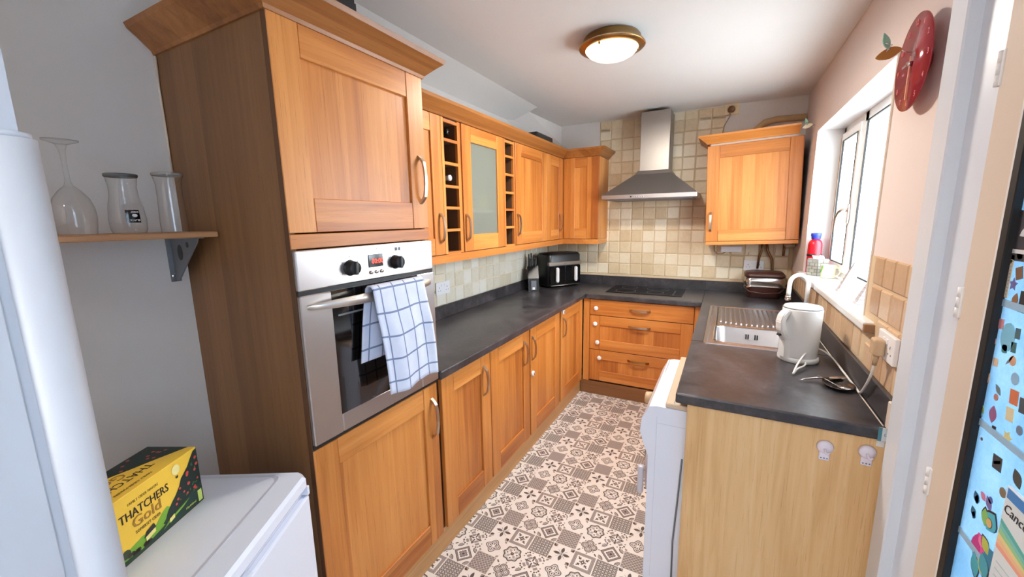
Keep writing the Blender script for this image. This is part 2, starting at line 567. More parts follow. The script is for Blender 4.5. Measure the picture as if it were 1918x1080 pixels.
def thing(name, label, cat, loc=(0, 0, 0), rot=(0, 0, 0), group=None, local=False):
    o = bpy.data.objects.new(name, None)
    S.collection.objects.link(o)
    o.empty_display_size = .05
    o.location = loc
    o.rotation_euler = rot
    o['label'] = label; o['category'] = cat
    if group: o['group'] = group
    ORI[o.name] = Vector((0, 0, 0)) if local else Vector(loc)
    return o

def tag(o, label, cat, group=None):
    o['label'] = label; o['category'] = cat
    if group: o['group'] = group
    return o

def struct(name, mb, m, parent=None):
    o = mb.build(name, m, parent, origin=None if parent is not None else (0, 0, 0))
    o['kind'] = 'structure'
    return o

def piece(name, me, mat, parent, loc, rot=None):
    o = bpy.data.objects.new(name, me)
    S.collection.objects.link(o)
    o.parent = parent
    o.location = Vector(loc) - ORI.get(parent.name, Vector((0, 0, 0)))
    if rot: o.rotation_euler = rot
    return o

def text(s, size, mtx, parent, mat, name='lettering', ext=.0002, align='LEFT', shear=0, sx=1):
    c = bpy.data.curves.new('txt', 'FONT')
    c.body = s; c.size = size; c.extrude = ext; c.align_x = align; c.shear = shear
    c.resolution_u = 2
    t = bpy.data.objects.new('txt', c)
    S.collection.objects.link(t)
    dg = bpy.context.evaluated_depsgraph_get()
    me = bpy.data.meshes.new_from_object(t.evaluated_get(dg))
    bpy.data.objects.remove(t); bpy.data.curves.remove(c)
    me.name = name
    o0 = ORI.get(parent.name, Vector((0, 0, 0)))
    me.transform(Matrix.Translation(-o0) @ mtx @ Matrix.Diagonal((sx, 1, 1, 1)))
    me.materials.clear(); me.materials.append(mat)
    o = bpy.data.objects.new(name, me)
    S.collection.objects.link(o)
    o.parent = parent
    ORI[o.name] = o0
    return o

def frame_m(o, right, up):
    r, u = Vector(right).normalized(), Vector(up).normalized()
    n = r.cross(u)
    return Matrix(((r.x, u.x, n.x, o[0]), (r.y, u.y, n.y, o[1]), (r.z, u.z, n.z, o[2]), (0, 0, 0, 1)))

def arc(cx, cy, r, a0, a1, n):
    return [(cx + r * math.cos(a0 + (a1 - a0) * i / n), cy + r * math.sin(a0 + (a1 - a0) * i / n)) for i in range(n + 1)]

def moulding(path, prof):
    """sweep (out, z) profile along a plan path; outward is to the right of travel, corners mitred"""
    mb = MB()
    P = [Vector(p) for p in path]
    n, k = len(P), len(prof)
    vs = []
    for i in range(n):
        d0 = (P[i] - P[i - 1]).normalized() if i > 0 else None
        d1 = (P[i + 1] - P[i]).normalized() if i < n - 1 else None
        n0 = Vector((d0.y, -d0.x)) if d0 else None
        n1 = Vector((d1.y, -d1.x)) if d1 else None
        if n0 is None: mv = n1
        elif n1 is None: mv = n0
        else:
            mv = (n0 + n1); mv = mv / (mv.dot(n0))
        for o, z in prof: vs.append((P[i].x + mv.x * o, P[i].y + mv.y * o, z))
    fs = []
    for i in range(n - 1):
        for j in range(k):
            l = (j + 1) % k
            fs.append((i * k + j, i * k + l, (i + 1) * k + l, (i + 1) * k + j))
    fs.append(tuple(range(k))); fs.append(tuple((n - 1) * k + j for j in range(k - 1, -1, -1)))
    mb.faces(vs, fs)
    return mb

# ------------------------------------------------------------------ room
ROOM_W, ROOM_D, CEIL = 2.146, 3.213, 2.448
NEAR = -2.3
fl = struct('floor', MB().box(-.1, 2.3, NEAR, ROOM_D + .1, -.05, 0), floor_m)
ce = struct('ceiling', MB().box(-.1, 2.3, NEAR, ROOM_D + .1, CEIL, CEIL + .08), ceil_white)
wl = struct('wall_left', MB().box(-.1, 0, NEAR, ROOM_D + .1, 0, CEIL), wall_grey)
wb = struct('wall_back', MB().box(0, ROOM_W, ROOM_D, ROOM_D + .1, 0, CEIL), wall_white)
# right wall with the window and back-door openings
WY0, WY1, WZ0, WZ1 = 1.25, 2.68, 1.17, 2.095
m = MB()
m.box(ROOM_W, 2.40, WY0, WY1, 0, WZ0 - .04)
m.box(ROOM_W, 2.40, WY0, WY1, WZ1, CEIL)
m.box(ROOM_W, 2.40, WY1, ROOM_D + .1, 0, CEIL)
m.box(ROOM_W, 2.40, .775, WY0, 0, CEIL)
m.box(ROOM_W, 2.40, -.42, .775, 2.14, CEIL)
m.box(ROOM_W, 2.40, NEAR, -1.45, 0, CEIL)
m.box(ROOM_W, 2.40, -1.45, -.55, 0, .85).box(ROOM_W, 2.40, -1.45, -.55, 2.1, CEIL).box(ROOM_W, 2.40, -.55, -.42, 0, CEIL)  # wall around the opening of the added side window
wr = struct('wall_right', m, wall_pink)
# wall behind the camera
m = MB()
m.box(0, ROOM_W, NEAR - .1, NEAR, 0, CEIL)
struct('wall_near', m, wall_white)
# sloping cove where the ceiling meets the left wall, then the boxed stair soffit
m = MB()
m.prism([(0, -.3, 2.365), (.24, -.3, CEIL), (0, -.3, CEIL)], (0, 2.75, 0))
struct('trim_1', m, ceil_white)
m = MB()
vs = [(0, 2.30, 2.39), (.12, 2.52, CEIL), (.155, ROOM_D, 2.275), (0, ROOM_D, 2.04), (0, 2.3, CEIL), (.155, ROOM_D, CEIL), (0, ROOM_D, CEIL)]
m.faces(vs, [(0, 1, 2), (0, 2, 3), (1, 5, 2), (0, 4, 1), (4, 6, 5, 1), (0, 3, 6, 4), (3, 2, 5, 6)])
struct('trim_2', m, wall_white)
# white jamb beside the camera with rounded post
m = MB()
m.box(.90, .985, -1.6, -.546, 0, CEIL)
post_paint = plain('aged_white_paint', (172, 176, 182), .5, var=.05, scale=4, bmp=.35, bscale=18)
struct('trim_3', m, post_paint)
m = MB()
pr = [(.972 + .024 * math.cos(a) * 1.0, -.555 + .0245 * math.sin(a)) for a in [i * 2 * PI / 20 for i in range(20)]]
m.prism([(x, y, 0) for x, y in pr], (0, 0, 1.645), True)
m.prism([(.972 + (x - .972) * .85, -.555 + (y + .555) * .85, 1.645) for x, y in pr], (0, 0, .006), True)
struct('trim_4', m, post_paint)
m = MB()
m.box(.985, .9885, -1.6, -.584, 0, 1.64, .001)
struct('trim_5', m, post_paint)

# ---- tiles: one mesh per size shared by all pieces
def tile_mesh(name, w, h, t, m, axis):
    mb = MB()
    if axis == 'y': mb.box(-w / 2, w / 2, -t, 0, -h / 2, h / 2)
    elif axis == 'x+': mb.box(0, t, -w / 2, w / 2, -h / 2, h / 2)
    else: mb.box(-t, 0, -w / 2, w / 2, -h / 2, h / 2)
    front = {'y': lambda v: v.co.y < -t * .9, 'x+': lambda v: v.co.x > t * .9, 'x-': lambda v: v.co.x < -t * .9}[axis]
    ed = [e for e in mb.bm.edges if front(e.verts[0]) and front(e.verts[1])]
    bmesh.ops.bevel(mb.bm, geom=ed, offset=.004, segments=1, affect='EDGES')
    me = bpy.data.meshes.new(name); mb.bm.to_mesh(me); mb.bm.free(); me.materials.append(m)
    return me
struct('grout_bed', MB().box(0.0, .545, ROOM_D - .003, ROOM_D, .98, 1.40), grout_b, wb)
struct('grout_bed', MB().box(.545, 1.575, ROOM_D - .003, ROOM_D, .98, CEIL - .008), grout_b, wb)
struct('grout_bed', MB().box(1.575, 2.143, ROOM_D - .003, ROOM_D, .98, 1.40), grout_b, wb)
PT = .105
tb = [tile_mesh('wall_tile_a', .0985, .0985, .007, tile_back, 'y'), tile_mesh('wall_tile_b', .0975, .0965, .008, tile_back, 'y'),
      tile_mesh('wall_tile_c', .099, .098, .006, tile_back, 'y')]
def jit(a): return random.uniform(-a, a)
for j in range(14):
    zc = 1.013 + PT * (j + .5)
    if zc > 2.44: continue
    for i in range(-6, 15):
        xc = .650 + PT * (i + .5)
        if xc < .05 or xc > 2.10: continue
        if zc > 1.36 and (xc < .56 or xc > 1.58): continue
        if .99 < xc < 1.18 and 1.95 < zc: continue
        piece('wall_tile', random.choice(tb), tile_back, wb, (xc + jit(.0012), ROOM_D - .001, min(zc + jit(.0012), 2.392)), (0, jit(.012), 0))
struct('grout_bed', MB().box(0, .003, .60, ROOM_D - .004, .98, 1.40), grout, wl)
tl_ = [tile_mesh('splash_tile_a', .0985, .0985, .007, tile_left, 'x+'), tile_mesh('splash_tile_b', .0975, .0965, .008, tile_left, 'x+')]
for j in range(4):
    zc = 1.04 + PT * j + .004
    for i in range(0, 24):
        yc = .765 + PT * i
        if yc > 3.15 or zc > 1.37: continue
        if j == 1 and 1.33 < yc < 1.48: continue
        piece('wall_tile', random.choice(tl_), tile_left, wl, (.001, yc + jit(.001), zc + jit(.001)), (jit(.012), 0, 0))
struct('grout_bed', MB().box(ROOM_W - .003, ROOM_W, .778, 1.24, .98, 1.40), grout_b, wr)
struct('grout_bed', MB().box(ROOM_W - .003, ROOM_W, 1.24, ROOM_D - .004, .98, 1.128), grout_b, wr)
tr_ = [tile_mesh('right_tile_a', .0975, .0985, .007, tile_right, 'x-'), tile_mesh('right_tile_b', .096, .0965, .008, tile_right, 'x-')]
tr2 = [tile_mesh('sill_tile_a', .0955, .118, .007, tile_right, 'x-')]
for j in range(4):
    zc = 1.03 + .106 * j + .0
    for i in range(0, 5):
        yc = .828 + .101 * i
        if zc > 1.4 or yc > 1.22: continue
        if yc > 1.13 and j in (1,): continue
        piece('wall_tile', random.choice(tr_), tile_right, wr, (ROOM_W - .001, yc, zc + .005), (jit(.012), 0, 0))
for i in range(19):
    yc = 1.29 + .1 * i
    if yc < 3.18:
        piece('wall_tile', tr2[0], tile_right, wr, (ROOM_W - .001, yc, 1.068), (jit(.008), 0, 0))

# ---- window
FX = 2.285
win = struct('window_1', MB().box(FX, FX + .06, WY0, WY1, WZ0, WZ0 + .055, .004).box(FX, FX + .06, WY0, WY1, WZ1 - .055, WZ1, .004)
             .box(FX, FX + .06, WY1 - .05, WY1, WZ0, WZ1, .004).box(FX, FX + .06, WY0, WY0 + .05, WZ0, WZ1, .004)
             .box(FX, FX + .06, 2.165, 2.225, WZ0, WZ1, .004), upvc)
def ring(x0, x1, y0, y1, z0, z1, w, bev=.004):
    return MB().box(x0, x1, y0, y1, z0, z0 + w, bev).box(x0, x1, y0, y1, z1 - w, z1, bev).box(x0, x1, y0, y0 + w, z0 + w * .9, z1 - w * .9, bev).box(x0, x1, y1 - w, y1, z0 + w * .9, z1 - w * .9, bev)
sash = struct('casement_sash', ring(FX - .018, FX + .04, 2.215, 2.638, WZ0 + .045, WZ1 - .045, .05), upvc, win)
struct('sash_gap', ring(FX - .0185, FX - .004, 2.628, 2.645, WZ0 + .06, WZ1 - .05, .004, 0), plain('stained_edge', (176, 132, 88), .7, var=.3, scale=20), win)
struct('gasket', ring(FX - .021, FX - .012, 2.258, 2.593, WZ0 + .09, WZ1 - .09, .006, 0), black_rubber, sash)
struct('gasket', ring(FX - .004, FX + .004, WY0 + .046, 2.170, WZ0 + .05, WZ1 - .05, .007, 0), black_rubber, win)
struct('pane', MB().box(FX + .012, FX + .016, 2.262, 2.59, WZ0 + .094, WZ1 - .094), pane_m, sash)
struct('pane', MB().box(FX + .026, FX + .030, WY0 + .05, 2.166, WZ0 + .054, WZ1 - .054), pane_m, win)
struct('rear_bead', ring(FX + .045, FX + .055, 2.30, 2.56, WZ0 + .125, WZ1 - .125, .012, 0), upvc, sash)
hd = MB()
hd.box(FX - .03, FX - .018, 2.228, 2.252, 1.50, 1.61, .003)
hd.tube([(FX - .025, 2.24, 1.575), (FX - .055, 2.245, 1.575), (FX - .06, 2.27, 1.565), (FX - .058, 2.33, 1.54), (FX - .056, 2.36, 1.50), (FX - .055, 2.365, 1.44)], [.009, .009, .009, .008, .008, .007], 8)
struct('window_handle', hd, nickel, win)
rv = struct('reveal_lining', MB().box(ROOM_W - .003, FX, WY1 - .004, WY1, WZ0, WZ1).box(ROOM_W - .003, FX, WY0, WY1, WZ1 - .004, WZ1), white_gloss, win)
struct('reveal_lining', MB().box(ROOM_W - .003, FX, WY0, WY0 + .004, WZ0, WZ1), cream_trim, win)
struct('edge_bead', MB().box(ROOM_W - .006, ROOM_W + .012, WY0 - .006, WY0 + .006, WZ0 - .03, WZ1 + .005, .002), cream_trim, win)
sill = struct('window_sill', MB().box(2.112, FX, 1.125, 2.675, WZ0 - .036, WZ0, .008, 2), white_gloss, win)
struct('sill_end', MB().box(2.113, ROOM_W, 1.108, 1.1248, WZ0 - .036, WZ0 - .006, .002), flat((150, 112, 80)), win)

added_win = struct('added_side_window', ring(2.25, 2.31, -1.45, -.55, .85, 2.1, .06), upvc)  # unseen side window, added to light the left nook
struct('pane', MB().box(2.275, 2.281, -1.40, -.60, .90, 2.05), added_glass_m, added_win)
# ---- outside
struct('trim_6', MB().box(2.4, 9, -6, 14, -.25, -.2), ext_ground)
ew = struct('wall_outside', MB().box(3.66, 3.8, 4.4, 13, -.2, 2.9), ext_wall)
for k in range(40):
    struct('fence_board', MB().box(3.62, 3.66, 4.4 + k * .21, 4.6 + k * .21, -.2, 2.9, .01), flat((44, 49, 55)) if k % 4 == 0 else flat((50, 54, 60)) if k % 4 == 2 else ext_wall, ew)

# ---- back door on the right: frame, stile, glazing
jm = MB()
jm.box(2.112, 2.40, .685, .775, 0, 2.14, .004)
jm.prism([(2.14, .685, 0), (2.165, .60, 0), (2.30, .60, 0), (2.30, .685, 0)], (0, 0, 2.14))
jm.box(2.125, 2.40, -.42, -.33, 0, 2.14, .004)
jm.box(2.125, 2.40, -.33, .69, 2.07, 2.14, .004)
white_blue_cast = plain('blue_cast_white_gloss', (214, 222, 232), .35, var=.04, scale=5, bmp=.1, bscale=25)  # white frame gloss with the bluish daylight put into its colour
door = struct('door_1', jm, white_blue_cast)
struct('door_leaf', MB().box(2.150, 2.20, .485, .598, .02, 2.065, .003).box(2.150, 2.20, -.325, -.215, .02, 2.065, .003)
       .box(2.150, 2.20, -.215, .485, .02, .22, .003).box(2.150, 2.20, -.215, .485, 1.955, 2.065, .003), cream_trim, door)
struct('glazing_bead', ring(2.146, 2.175, -.225, .492, .21, 1.965, .016, .003), white_gloss, door)
struct('gasket', ring(2.143, 2.17, -.21, .477, .225, 1.95, .024, .002), black_rubber, door)
gp = struct('glass_pane', MB().box(2.156, 2.166, -.20, .462, .235, 1.94), door_glass_m, door)
for zh in (1.345, .885, .25, 1.85):
    hg = MB()
    for q in range(3):
        hg.cyl((2.148, .60, zh - .036 + q * .024), (2.148, .60, zh - .036 + q * .024 + .023), .0052, seg=10)
    hg.box(2.1475, 2.152, .588, .60, zh - .036, zh + .036, .001)
    struct('hinge', hg, white_gloss, door)
# leading lines on the pane
for zc in (.60, .855, 1.11, 1.365, 1.62):
    struct('leading_strip', MB().box(2.154, 2.1565, -.20, .462, zc, zc + .014), flat((150, 186, 214)), door)
# stickers
def sticker(poly, y, z, c, name='sticker', th=.0008, x=2.1555, parent=None):
    mb = MB()
    mb.prism([(x, y - a, z + b) for a, b in poly], (-th, 0, 0))
    return struct(name, mb, flat(c), parent or door)
def circ(r, n=10, sy=1.0): return [(r * math.cos(2 * PI * i / n), r * sy * math.sin(2 * PI * i / n)) for i in range(n)]
def rect(w, h, a=0):
    ca, sa = math.cos(a), math.sin(a)
    return [(x * ca - y * sa, x * sa + y * ca) for x, y in ((-w, -h), (w, -h), (w, h), (-w, h))]
def leafp(l, w, a, n=6):
    ca, sa = math.cos(a), math.sin(a)
    p = [(l * i / n, w * math.sin(PI * i / n)) for i in range(n + 1)] + [(l * i / n, -w * math.sin(PI * i / n)) for i in range(n - 1, 0, -1)]
    return [(x * ca - y * sa, x * sa + y * ca) for x, y in p]
def star(r, n=5, k=.5): return [((r if i % 2 == 0 else r * k) * math.cos(PI * i / n + .3), (r if i % 2 == 0 else r * k) * math.sin(PI * i / n + .3)) for i in range(2 * n)]
STK = [(.472, 1.593, (206, 84, 80), rect(.005, .02, -.3)), (.42, 1.463, (112, 122, 128), leafp(.022, .008, 2.6)),
       (.421, 1.435, (120, 92, 74), rect(.010, .012, .3)), (.432, 1.412, (106, 104, 160), star(.013)),
       (.456, 1.456, (110, 122, 122), circ(.008)), (.421, 1.368, (140, 106, 78), leafp(.03, .009, 1.4)),
       (.474, 1.344, (196, 168, 76), circ(.008)), (.445, 1.330, (196, 140, 150), rect(.008, .010, .1)),
       (.418, 1.31, (122, 190, 220), circ(.022, 12, 1.3)), (.391, 1.324, (70, 104, 112), rect(.007, .010, .1)),
       (.395, 1.296, (60, 110, 116), rect(.007, .010, .1)), (.428, 1.292, (70, 130, 130), leafp(.02, .010, -.7)),
       (.459, 1.292, (200, 150, 150), rect(.007, .007, .2)), (.440, 1.252, (216, 196, 170), rect(.008, .008, .1)),
       (.408, 1.258, (130, 140, 150), leafp(.03, .003, .9)), (.390, 1.271, (200, 160, 130), circ(.010)),
       (.456, 1.213, (220, 178, 150), rect(.007, .010, .1)), (.425, 1.211, (110, 130, 140), leafp(.026, .006, -.7)),
       (.373, 1.241, (140, 180, 210), circ(.012)), (.366, 1.207, (206, 120, 84), rect(.012, .014, .1)),
       (.338, 1.202, (70, 80, 88), rect(.010, .014, .1)), (.418, 1.168, (150, 100, 140), leafp(.036, .012, -1.5)),
       (.417, 1.186, (180, 130, 120), circ(.007)), (.405, 1.127, (30, 36, 50), rect(.006, .003, .2)),
       (.474, 1.152, (100, 170, 190), leafp(.034, .008, -.7)), (.464, 1.156, (140, 170, 110), leafp(.026, .006, -.8)),
       (.368, 1.172, (214, 206, 170), rect(.011, .013, .1)), (.334, 1.156, (110, 130, 150), circ(.009)),
       (.362, 1.127, (210, 206, 150), star(.014, 6, .6)), (.350, 1.124, (50, 80, 50), leafp(.014, .005, -.9)),
       (.436, 1.086, (110, 90, 80), circ(.0035)), (.375, 1.067, (60, 66, 72), rect(.014, .014, .1)),
       (.375, 1.068, (206, 216, 220), rect(.011, .003, .5)), (.325, 1.085, (66, 72, 70), leafp(.036, .012, -.9)),
       (.343, 1.024, (130, 116, 96), circ(.010)), (.424, .975, (50, 96, 140), leafp(.026, .010, -.9)),
       (.412, .972, (60, 120, 150), leafp(.02, .008, -1.6)), (.424, .940, (44, 100, 130), leafp(.024, .009, -.9)),
       (.412, .934, (44, 90, 130), leafp(.018, .007, -1.7)), (.384, .990, (120, 110, 170), leafp(.03, .009, -.9)),
       (.386, .975, (200, 120, 150), leafp(.022, .007, 2.6)), (.372, .988, (80, 100, 170), circ(.007))]
for y, z, c, p in STK: sticker(p, y, z, c)
# ruled sheet, dark notice, energy sheet
sh = sticker(rect(.017, .042), .460, 1.425, (216, 214, 200), 'paper_sheet')
for k in range(11): sticker(rect(.014, .0008), .460, 1.39 + k * .0068, (176, 172, 158), 'ruled_line', .0004, 2.1546)
sticker(rect(.035, .048), .425, 1.505, (52, 54, 62), 'notice')
sticker(rect(.03, .004), .425, 1.475, (206, 210, 216), 'notice_stripe', .0004, 2.1546)
sticker(leafp(.03, .008, .5), .440, 1.505, (206, 210, 216), 'notice_mark', .0004, 2.1546)
sticker(rect(.02, .02), .385, 1.384, (40, 44, 50), 'notice')
bk = struct('leaflet', MB().box(2.149, 2.1555, .17, .322, .80, 1.052, .001), flat((214, 226, 232)), door)
def strip(y0, y1, z0, z1, c): struct('leaflet_print', MB().box(2.1485, 2.1492, y0, y1, z0, z1), flat(c), bk)
strip(.175, .317, 1.030, 1.049, (60, 130, 200))
for k, c in enumerate([(84, 176, 170), (120, 196, 190), (150, 206, 150), (226, 210, 150), (232, 190, 150), (230, 160, 140)]):
    mbx = MB(); mbx.prism([(2.1485, .319, .985 - k * .010), (2.1485, .21, .985 - k * .006 - .03), (2.1485, .21, .978 - k * .006 - .03), (2.1485, .319, .976 - k * .010)], (.0007, 0, 0))
    struct('leaflet_print', mbx, flat(c), bk)
for k in range(5): strip(.20, .31, .900 - k * .014, .902 - k * .014, (176, 190, 200))
strip(.270, .285, .828, .840, (70, 140, 210))
tx = text('Cancer', .026, frame_m((2.1483, .319, 1.002), (0, -1, 0), (0, 0, 1)), bk, flat((24, 26, 32)), 'leaflet_lettering', shear=.25)
# painted flower sticker
fx = [(.386, .905, (214, 60, 150), leafp(.052, .022, -1.0)), (.376, .888, (222, 80, 160), leafp(.045, .02, -1.35)),
      (.388, .90, (190, 50, 140), leafp(.05, .016, -1.5)), (.372, .895, (236, 120, 180), circ(.011)),
      (.366, .928, (70, 176, 200), leafp(.045, .02, 1.2)), (.352, .90, (40, 130, 170), leafp(.05, .026, -.9)),
      (.372, .93, (130, 190, 110), leafp(.035, .012, 1.8)), (.345, .885, (180, 190, 90), leafp(.035, .012, 2.4)),
      (.372, .855, (190, 200, 100), leafp(.04, .012, -.4)), (.386, .86, (60, 170, 190), leafp(.05, .014, -1.2)), (.36, .945, (214, 180, 120), circ(.009)),
      (.362, .878, (60, 160, 180), leafp(.05, .016, -1.1))]
for k, (y, z, c, p) in enumerate(fx):
    sticker([(a * 1.12, b * 1.12) for a, b in p], y, z, (40, 30, 50), 'petal_outline', .0004, 2.1552 - k * .0001)
    sticker(p, y, z, c, 'flower_petal', .0004, 2.1548 - k * .0001)

# ------------------------------------------------------------------ cabinet builders
T = .020
class Face:
    """maps (a = along, d = depth behind the front plane, z) for cabinets facing +X or -Y"""
    def __init__(s, kind, plane): s.kind, s.p = kind, plane
    def box(s, mb, a0, a1, d0, d1, z0, z1, bev=0):
        if s.kind == 'X': mb.box(s.p - d1, s.p - d0, a0, a1, z0, z1, bev)
        else: mb.box(a0, a1, s.p + d0, s.p + d1, z0, z1, bev)
        return mb
    def pt(s, a, d, z): return (s.p - d, a, z) if s.kind == 'X' else (a, s.p + d, z)
    def horiz(s): return oak['y'] if s.kind == 'X' else oak['x']

def bow_handle(F, parent, a, z, L=.165, vertical=True, mat=None, w=.015, out=.032, name='handle', t=.007):
    """strap bow handle as one bent bar"""
    n = 14
    outer, inner = [], []
    for i in range(n + 1):
        q = i / n; s = (q - .5) * L
        e = min(1, min(q, 1 - q) * 7)
        o = out * (.62 + .38 * math.sin(PI * q)) * (e ** .6)
        outer.append((s, o)); inner.append((s * (1 - .06), max(o - t, 0.0)))
    inner = [(s, o if 0 < i < n else 0) for i, (s, o) in enumerate(inner)]
    outer[0] = (-L / 2, 0); outer[-1] = (L / 2, 0)
    mb = MB()
    V, Fs = [], []
    for sgn in (-1, 1):
        for (s, o) in outer: V.append(F.pt(a + sgn * w / 2, -o, z + s) if vertical else F.pt(a + s, -o, z + sgn * w / 2))
        for (s, o) in inner: V.append(F.pt(a + sgn * w / 2, -o, z + s) if vertical else F.pt(a + s, -o, z + sgn * w / 2))
    k = n + 1
    def q4(i, j, l, m_): Fs.append((i, j, l, m_))
    for i in range(n):
        q4(i, i + 1, 2 * k + i + 1, 2 * k + i)
        q4(k + i, k + i + 1, 3 * k + i + 1, 3 * k + i)
        q4(i, i + 1, k + i + 1, k + i)
        q4(2 * k + i, 2 * k + i + 1, 3 * k + i + 1, 3 * k + i)
    q4(0, k, 3 * k, 2 * k); q4(k - 1, 2 * k - 1, 4 * k - 1, 3 * k - 1)
    mb.faces(V, Fs)
    return mb.build(name, mat or nickel, parent)

def shaker(F, parent, a0, a1, z0, z1, st=.085, rt=.09, rb=None, handle=None, glass=False, hl=.165, name='door', stl=None, str_=None):
    """framed door: part 'door' (the panel) with stiles, rails and handle as sub-parts"""
    rb = rb or rt
    sl, sr = stl or st, str_ or st
    mb = MB(); g = .0012
    if glass: F.box(mb, a0 + sl - .01, a1 - sr + .01, .009, .013, z0 + rb - .01, z1 - rt + .01)
    else: F.box(mb, a0 + sl - .008, a1 - sr + .008, .009, .017, z0 + rb - .008, z1 - rt + .008)
    d = mb.build(name, frosted_cab if glass else oak['z'], parent)
    if glass: d['label'] = 'frosted glass pane in oak frame'
    for x0, x1 in ((a0, a0 + sl), (a1 - sr, a1)):
        F.box(MB(), x0, x1, 0, T, z0, z1, .0018) and None
        mb = MB(); F.box(mb, x0, x1, 0, T, z0, z1, .0018); mb.build('stile', oak['z'], d)
    for y0, y1 in ((z0, z0 + rb), (z1 - rt, z1)):
        mb = MB(); F.box(mb, a0 + sl + g, a1 - sr - g, .0008, T, y0, y1, .0018); mb.build('rail', F.horiz(), d)
    if handle: bow_handle(F, d, handle[0], handle[1], hl)
    return d

# ------------------------------------------------------------------ tall oven housing
XF = .589
FXT = Face('X', XF)
tall = thing('tall_oven_cabinet', 'tall oak oven housing cabinet with brown side panel next to the fridge', 'cabinet', (.3, .3, 0))
MB().box(.002, XF - .022, .002, .020, 0, 2.095).build('side_panel', oak_side_shaded, tall, 'veneered side panel browned for shade')
MB().box(XF - .022, XF - .021, .002, .0195, .0, .121).box(XF - .022, XF - .002, .002, .0195, .10, 2.095, .001).build('front_lipping', oak_dark, tall)
MB().box(.002, XF - .022, .58, .598, .121, 2.095).box(.002, XF - .03, .02, .58, 2.075, 2.095).box(.002, XF - .03, .02, .58, 1.482, 1.505)\
    .box(.002, XF - .03, .02, .58, .842, .868).box(.002, .02, .02, .58, 0, 2.075).build('carcass', oak_dark, tall)
shaker(FXT, tall, .003, .597, 1.524, 2.090, .086, .088, .098, (.560, 1.71), hl=.185)
mb = MB(); FXT.box(mb, .003, .597, 0, T, 1.478, 1.520, .0018); mb.build('rail', oak['y'], tall)
shaker(FXT, tall, .003, .597, .125, .862, .086, .09, .1, (.560, .712), hl=.185)
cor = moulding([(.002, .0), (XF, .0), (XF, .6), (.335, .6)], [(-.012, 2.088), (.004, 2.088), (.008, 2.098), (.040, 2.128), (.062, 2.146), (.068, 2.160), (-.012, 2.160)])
cor.build('cornice', oak_cor_shaded['y'], tall)

MB().tube([(.004, -.002, 1.72), (.006, -.003, 1.85), (.004, -.003, 1.98), (.007, -.002, 2.085)], [.002, .004, .0035, .005], 6).build('sealant_bead', cream_trim, tall, 'cracked cream filler line')
# built-in oven
ov = thing('oven', 'stainless steel built-in single oven with a checked towel on its handle', 'oven', (.55, .3, .872))
MB().box(.06, XF - .004, .024, .576, .872, 1.474).build('oven_body', black_plastic, ov)
MB().box(XF - .004, XF + .012, .004, .597, 1.358, 1.475, .004, 2).build('control_panel', steel, ov)
dr = MB().box(XF - .002, XF + .014, .004, .108, .882, 1.345, .003).box(XF - .002, XF + .014, .495, .597, .882, 1.345, .003)\
    .box(XF - .002, XF + .014, .108, .495, .882, .945, .003).build('oven_door', steel, ov)
MB().box(XF - .003, XF + .013, .106, .497, .943, 1.345).build('door_glass', oven_glass, dr, 'black glass window')
MB().box(XF + .0132, XF + .0136, .125, .485, 1.262, 1.268).build('inner_shelf_line', grey_metal, dr)
MB().box(XF - .004, XF + .008, .004, .597, 1.345, 1.358).build('vent_gap', black_plastic, ov)
MB().box(XF - .006, XF + .004, .0035, .5965, .8685, .882).build('vent_gap', black_plastic, ov)
mb = MB()
n = 24; out, inn = [], []
for i in range(n + 1):
    q = i / n; y = .022 + q * .556; k = math.sin(PI * q) ** .55
    out.append((XF + .014 + .050 * k, y, .006 + .011 * math.sin(PI * q) ** .5))
    inn.append((XF + .014 + max(.050 * k - .011, 0), y))
V, Fs = [], []
for i in range(n + 1):
    x, y, h = out[i]; x2, _ = inn[i]
    V += [(x, y, 1.311 - h), (x, y, 1.311 + h), (x2, y, 1.311 + h * .8), (x2, y, 1.311 - h * .8)]
for i in range(n):
    for k in range(4):
        l = (k + 1) % 4
        Fs.append((i * 4 + k, i * 4 + l, (i + 1) * 4 + l, (i + 1) * 4 + k))
Fs += [(0, 1, 2, 3), (n * 4 + 3, n * 4 + 2, n * 4 + 1, n * 4)]
mb.faces(V, Fs, True)
mb.build('oven_handle', plain('pale_satin_steel', (228, 224, 218), .4, 1.0, var=.03), dr)
for y in (.187, .387):
    k = MB().lathe([(.0, .028), (.019, .028), (.0215, .024), (.022, .006), (.026, .0), (0, 0)], (XF + .012, y, 1.408), 'x', 24).build('knob', black_plastic, ov)
    MB().box(XF + .036, XF + .046, y - .006, y + .006, 1.387, 1.429, .003).build('knob_grip', black_plastic, k)
    mk = MB()
    for a in range(-4, 5):
        an = a * .5; mk.box(XF + .0118, XF + .0124, y + .036 * math.sin(an) - .001, y + .036 * math.sin(an) + .001, 1.408 + .036 * math.cos(an) - .0022, 1.408 + .036 * math.cos(an) + .0022)
    mk.build('dial_marks', grey_metal, ov)
ds = MB().box(XF + .012, XF + .0145, .262, .326, 1.400, 1.443, .001).build('display', black_gloss, ov)
text('00:00', .024, frame_m((XF + .0147, .274, 1.412), (0, 1, 0), (0, 0, 1)), ds, digits_m, 'display_digits')
for k in range(3):
    MB().lathe([(0, .005), (.0055, .005), (.006, 0), (0, 0)], (XF + .012, .270 + k * .024, 1.383), 'x', 12).build('button', nickel, ov)
text('\u00a9 DEKIN', .015, frame_m((XF + .0121, .266, 1.456), (0, 1, 0), (0, 0, 1)), ov, grey_metal, 'maker_lettering')
MB().box(XF + .012, XF + .0124, .387, .400, 1.448, 1.460).box(XF + .012, XF + .0124, .405, .415, 1.448, 1.460).build('dial_marks', black_plastic, ov)

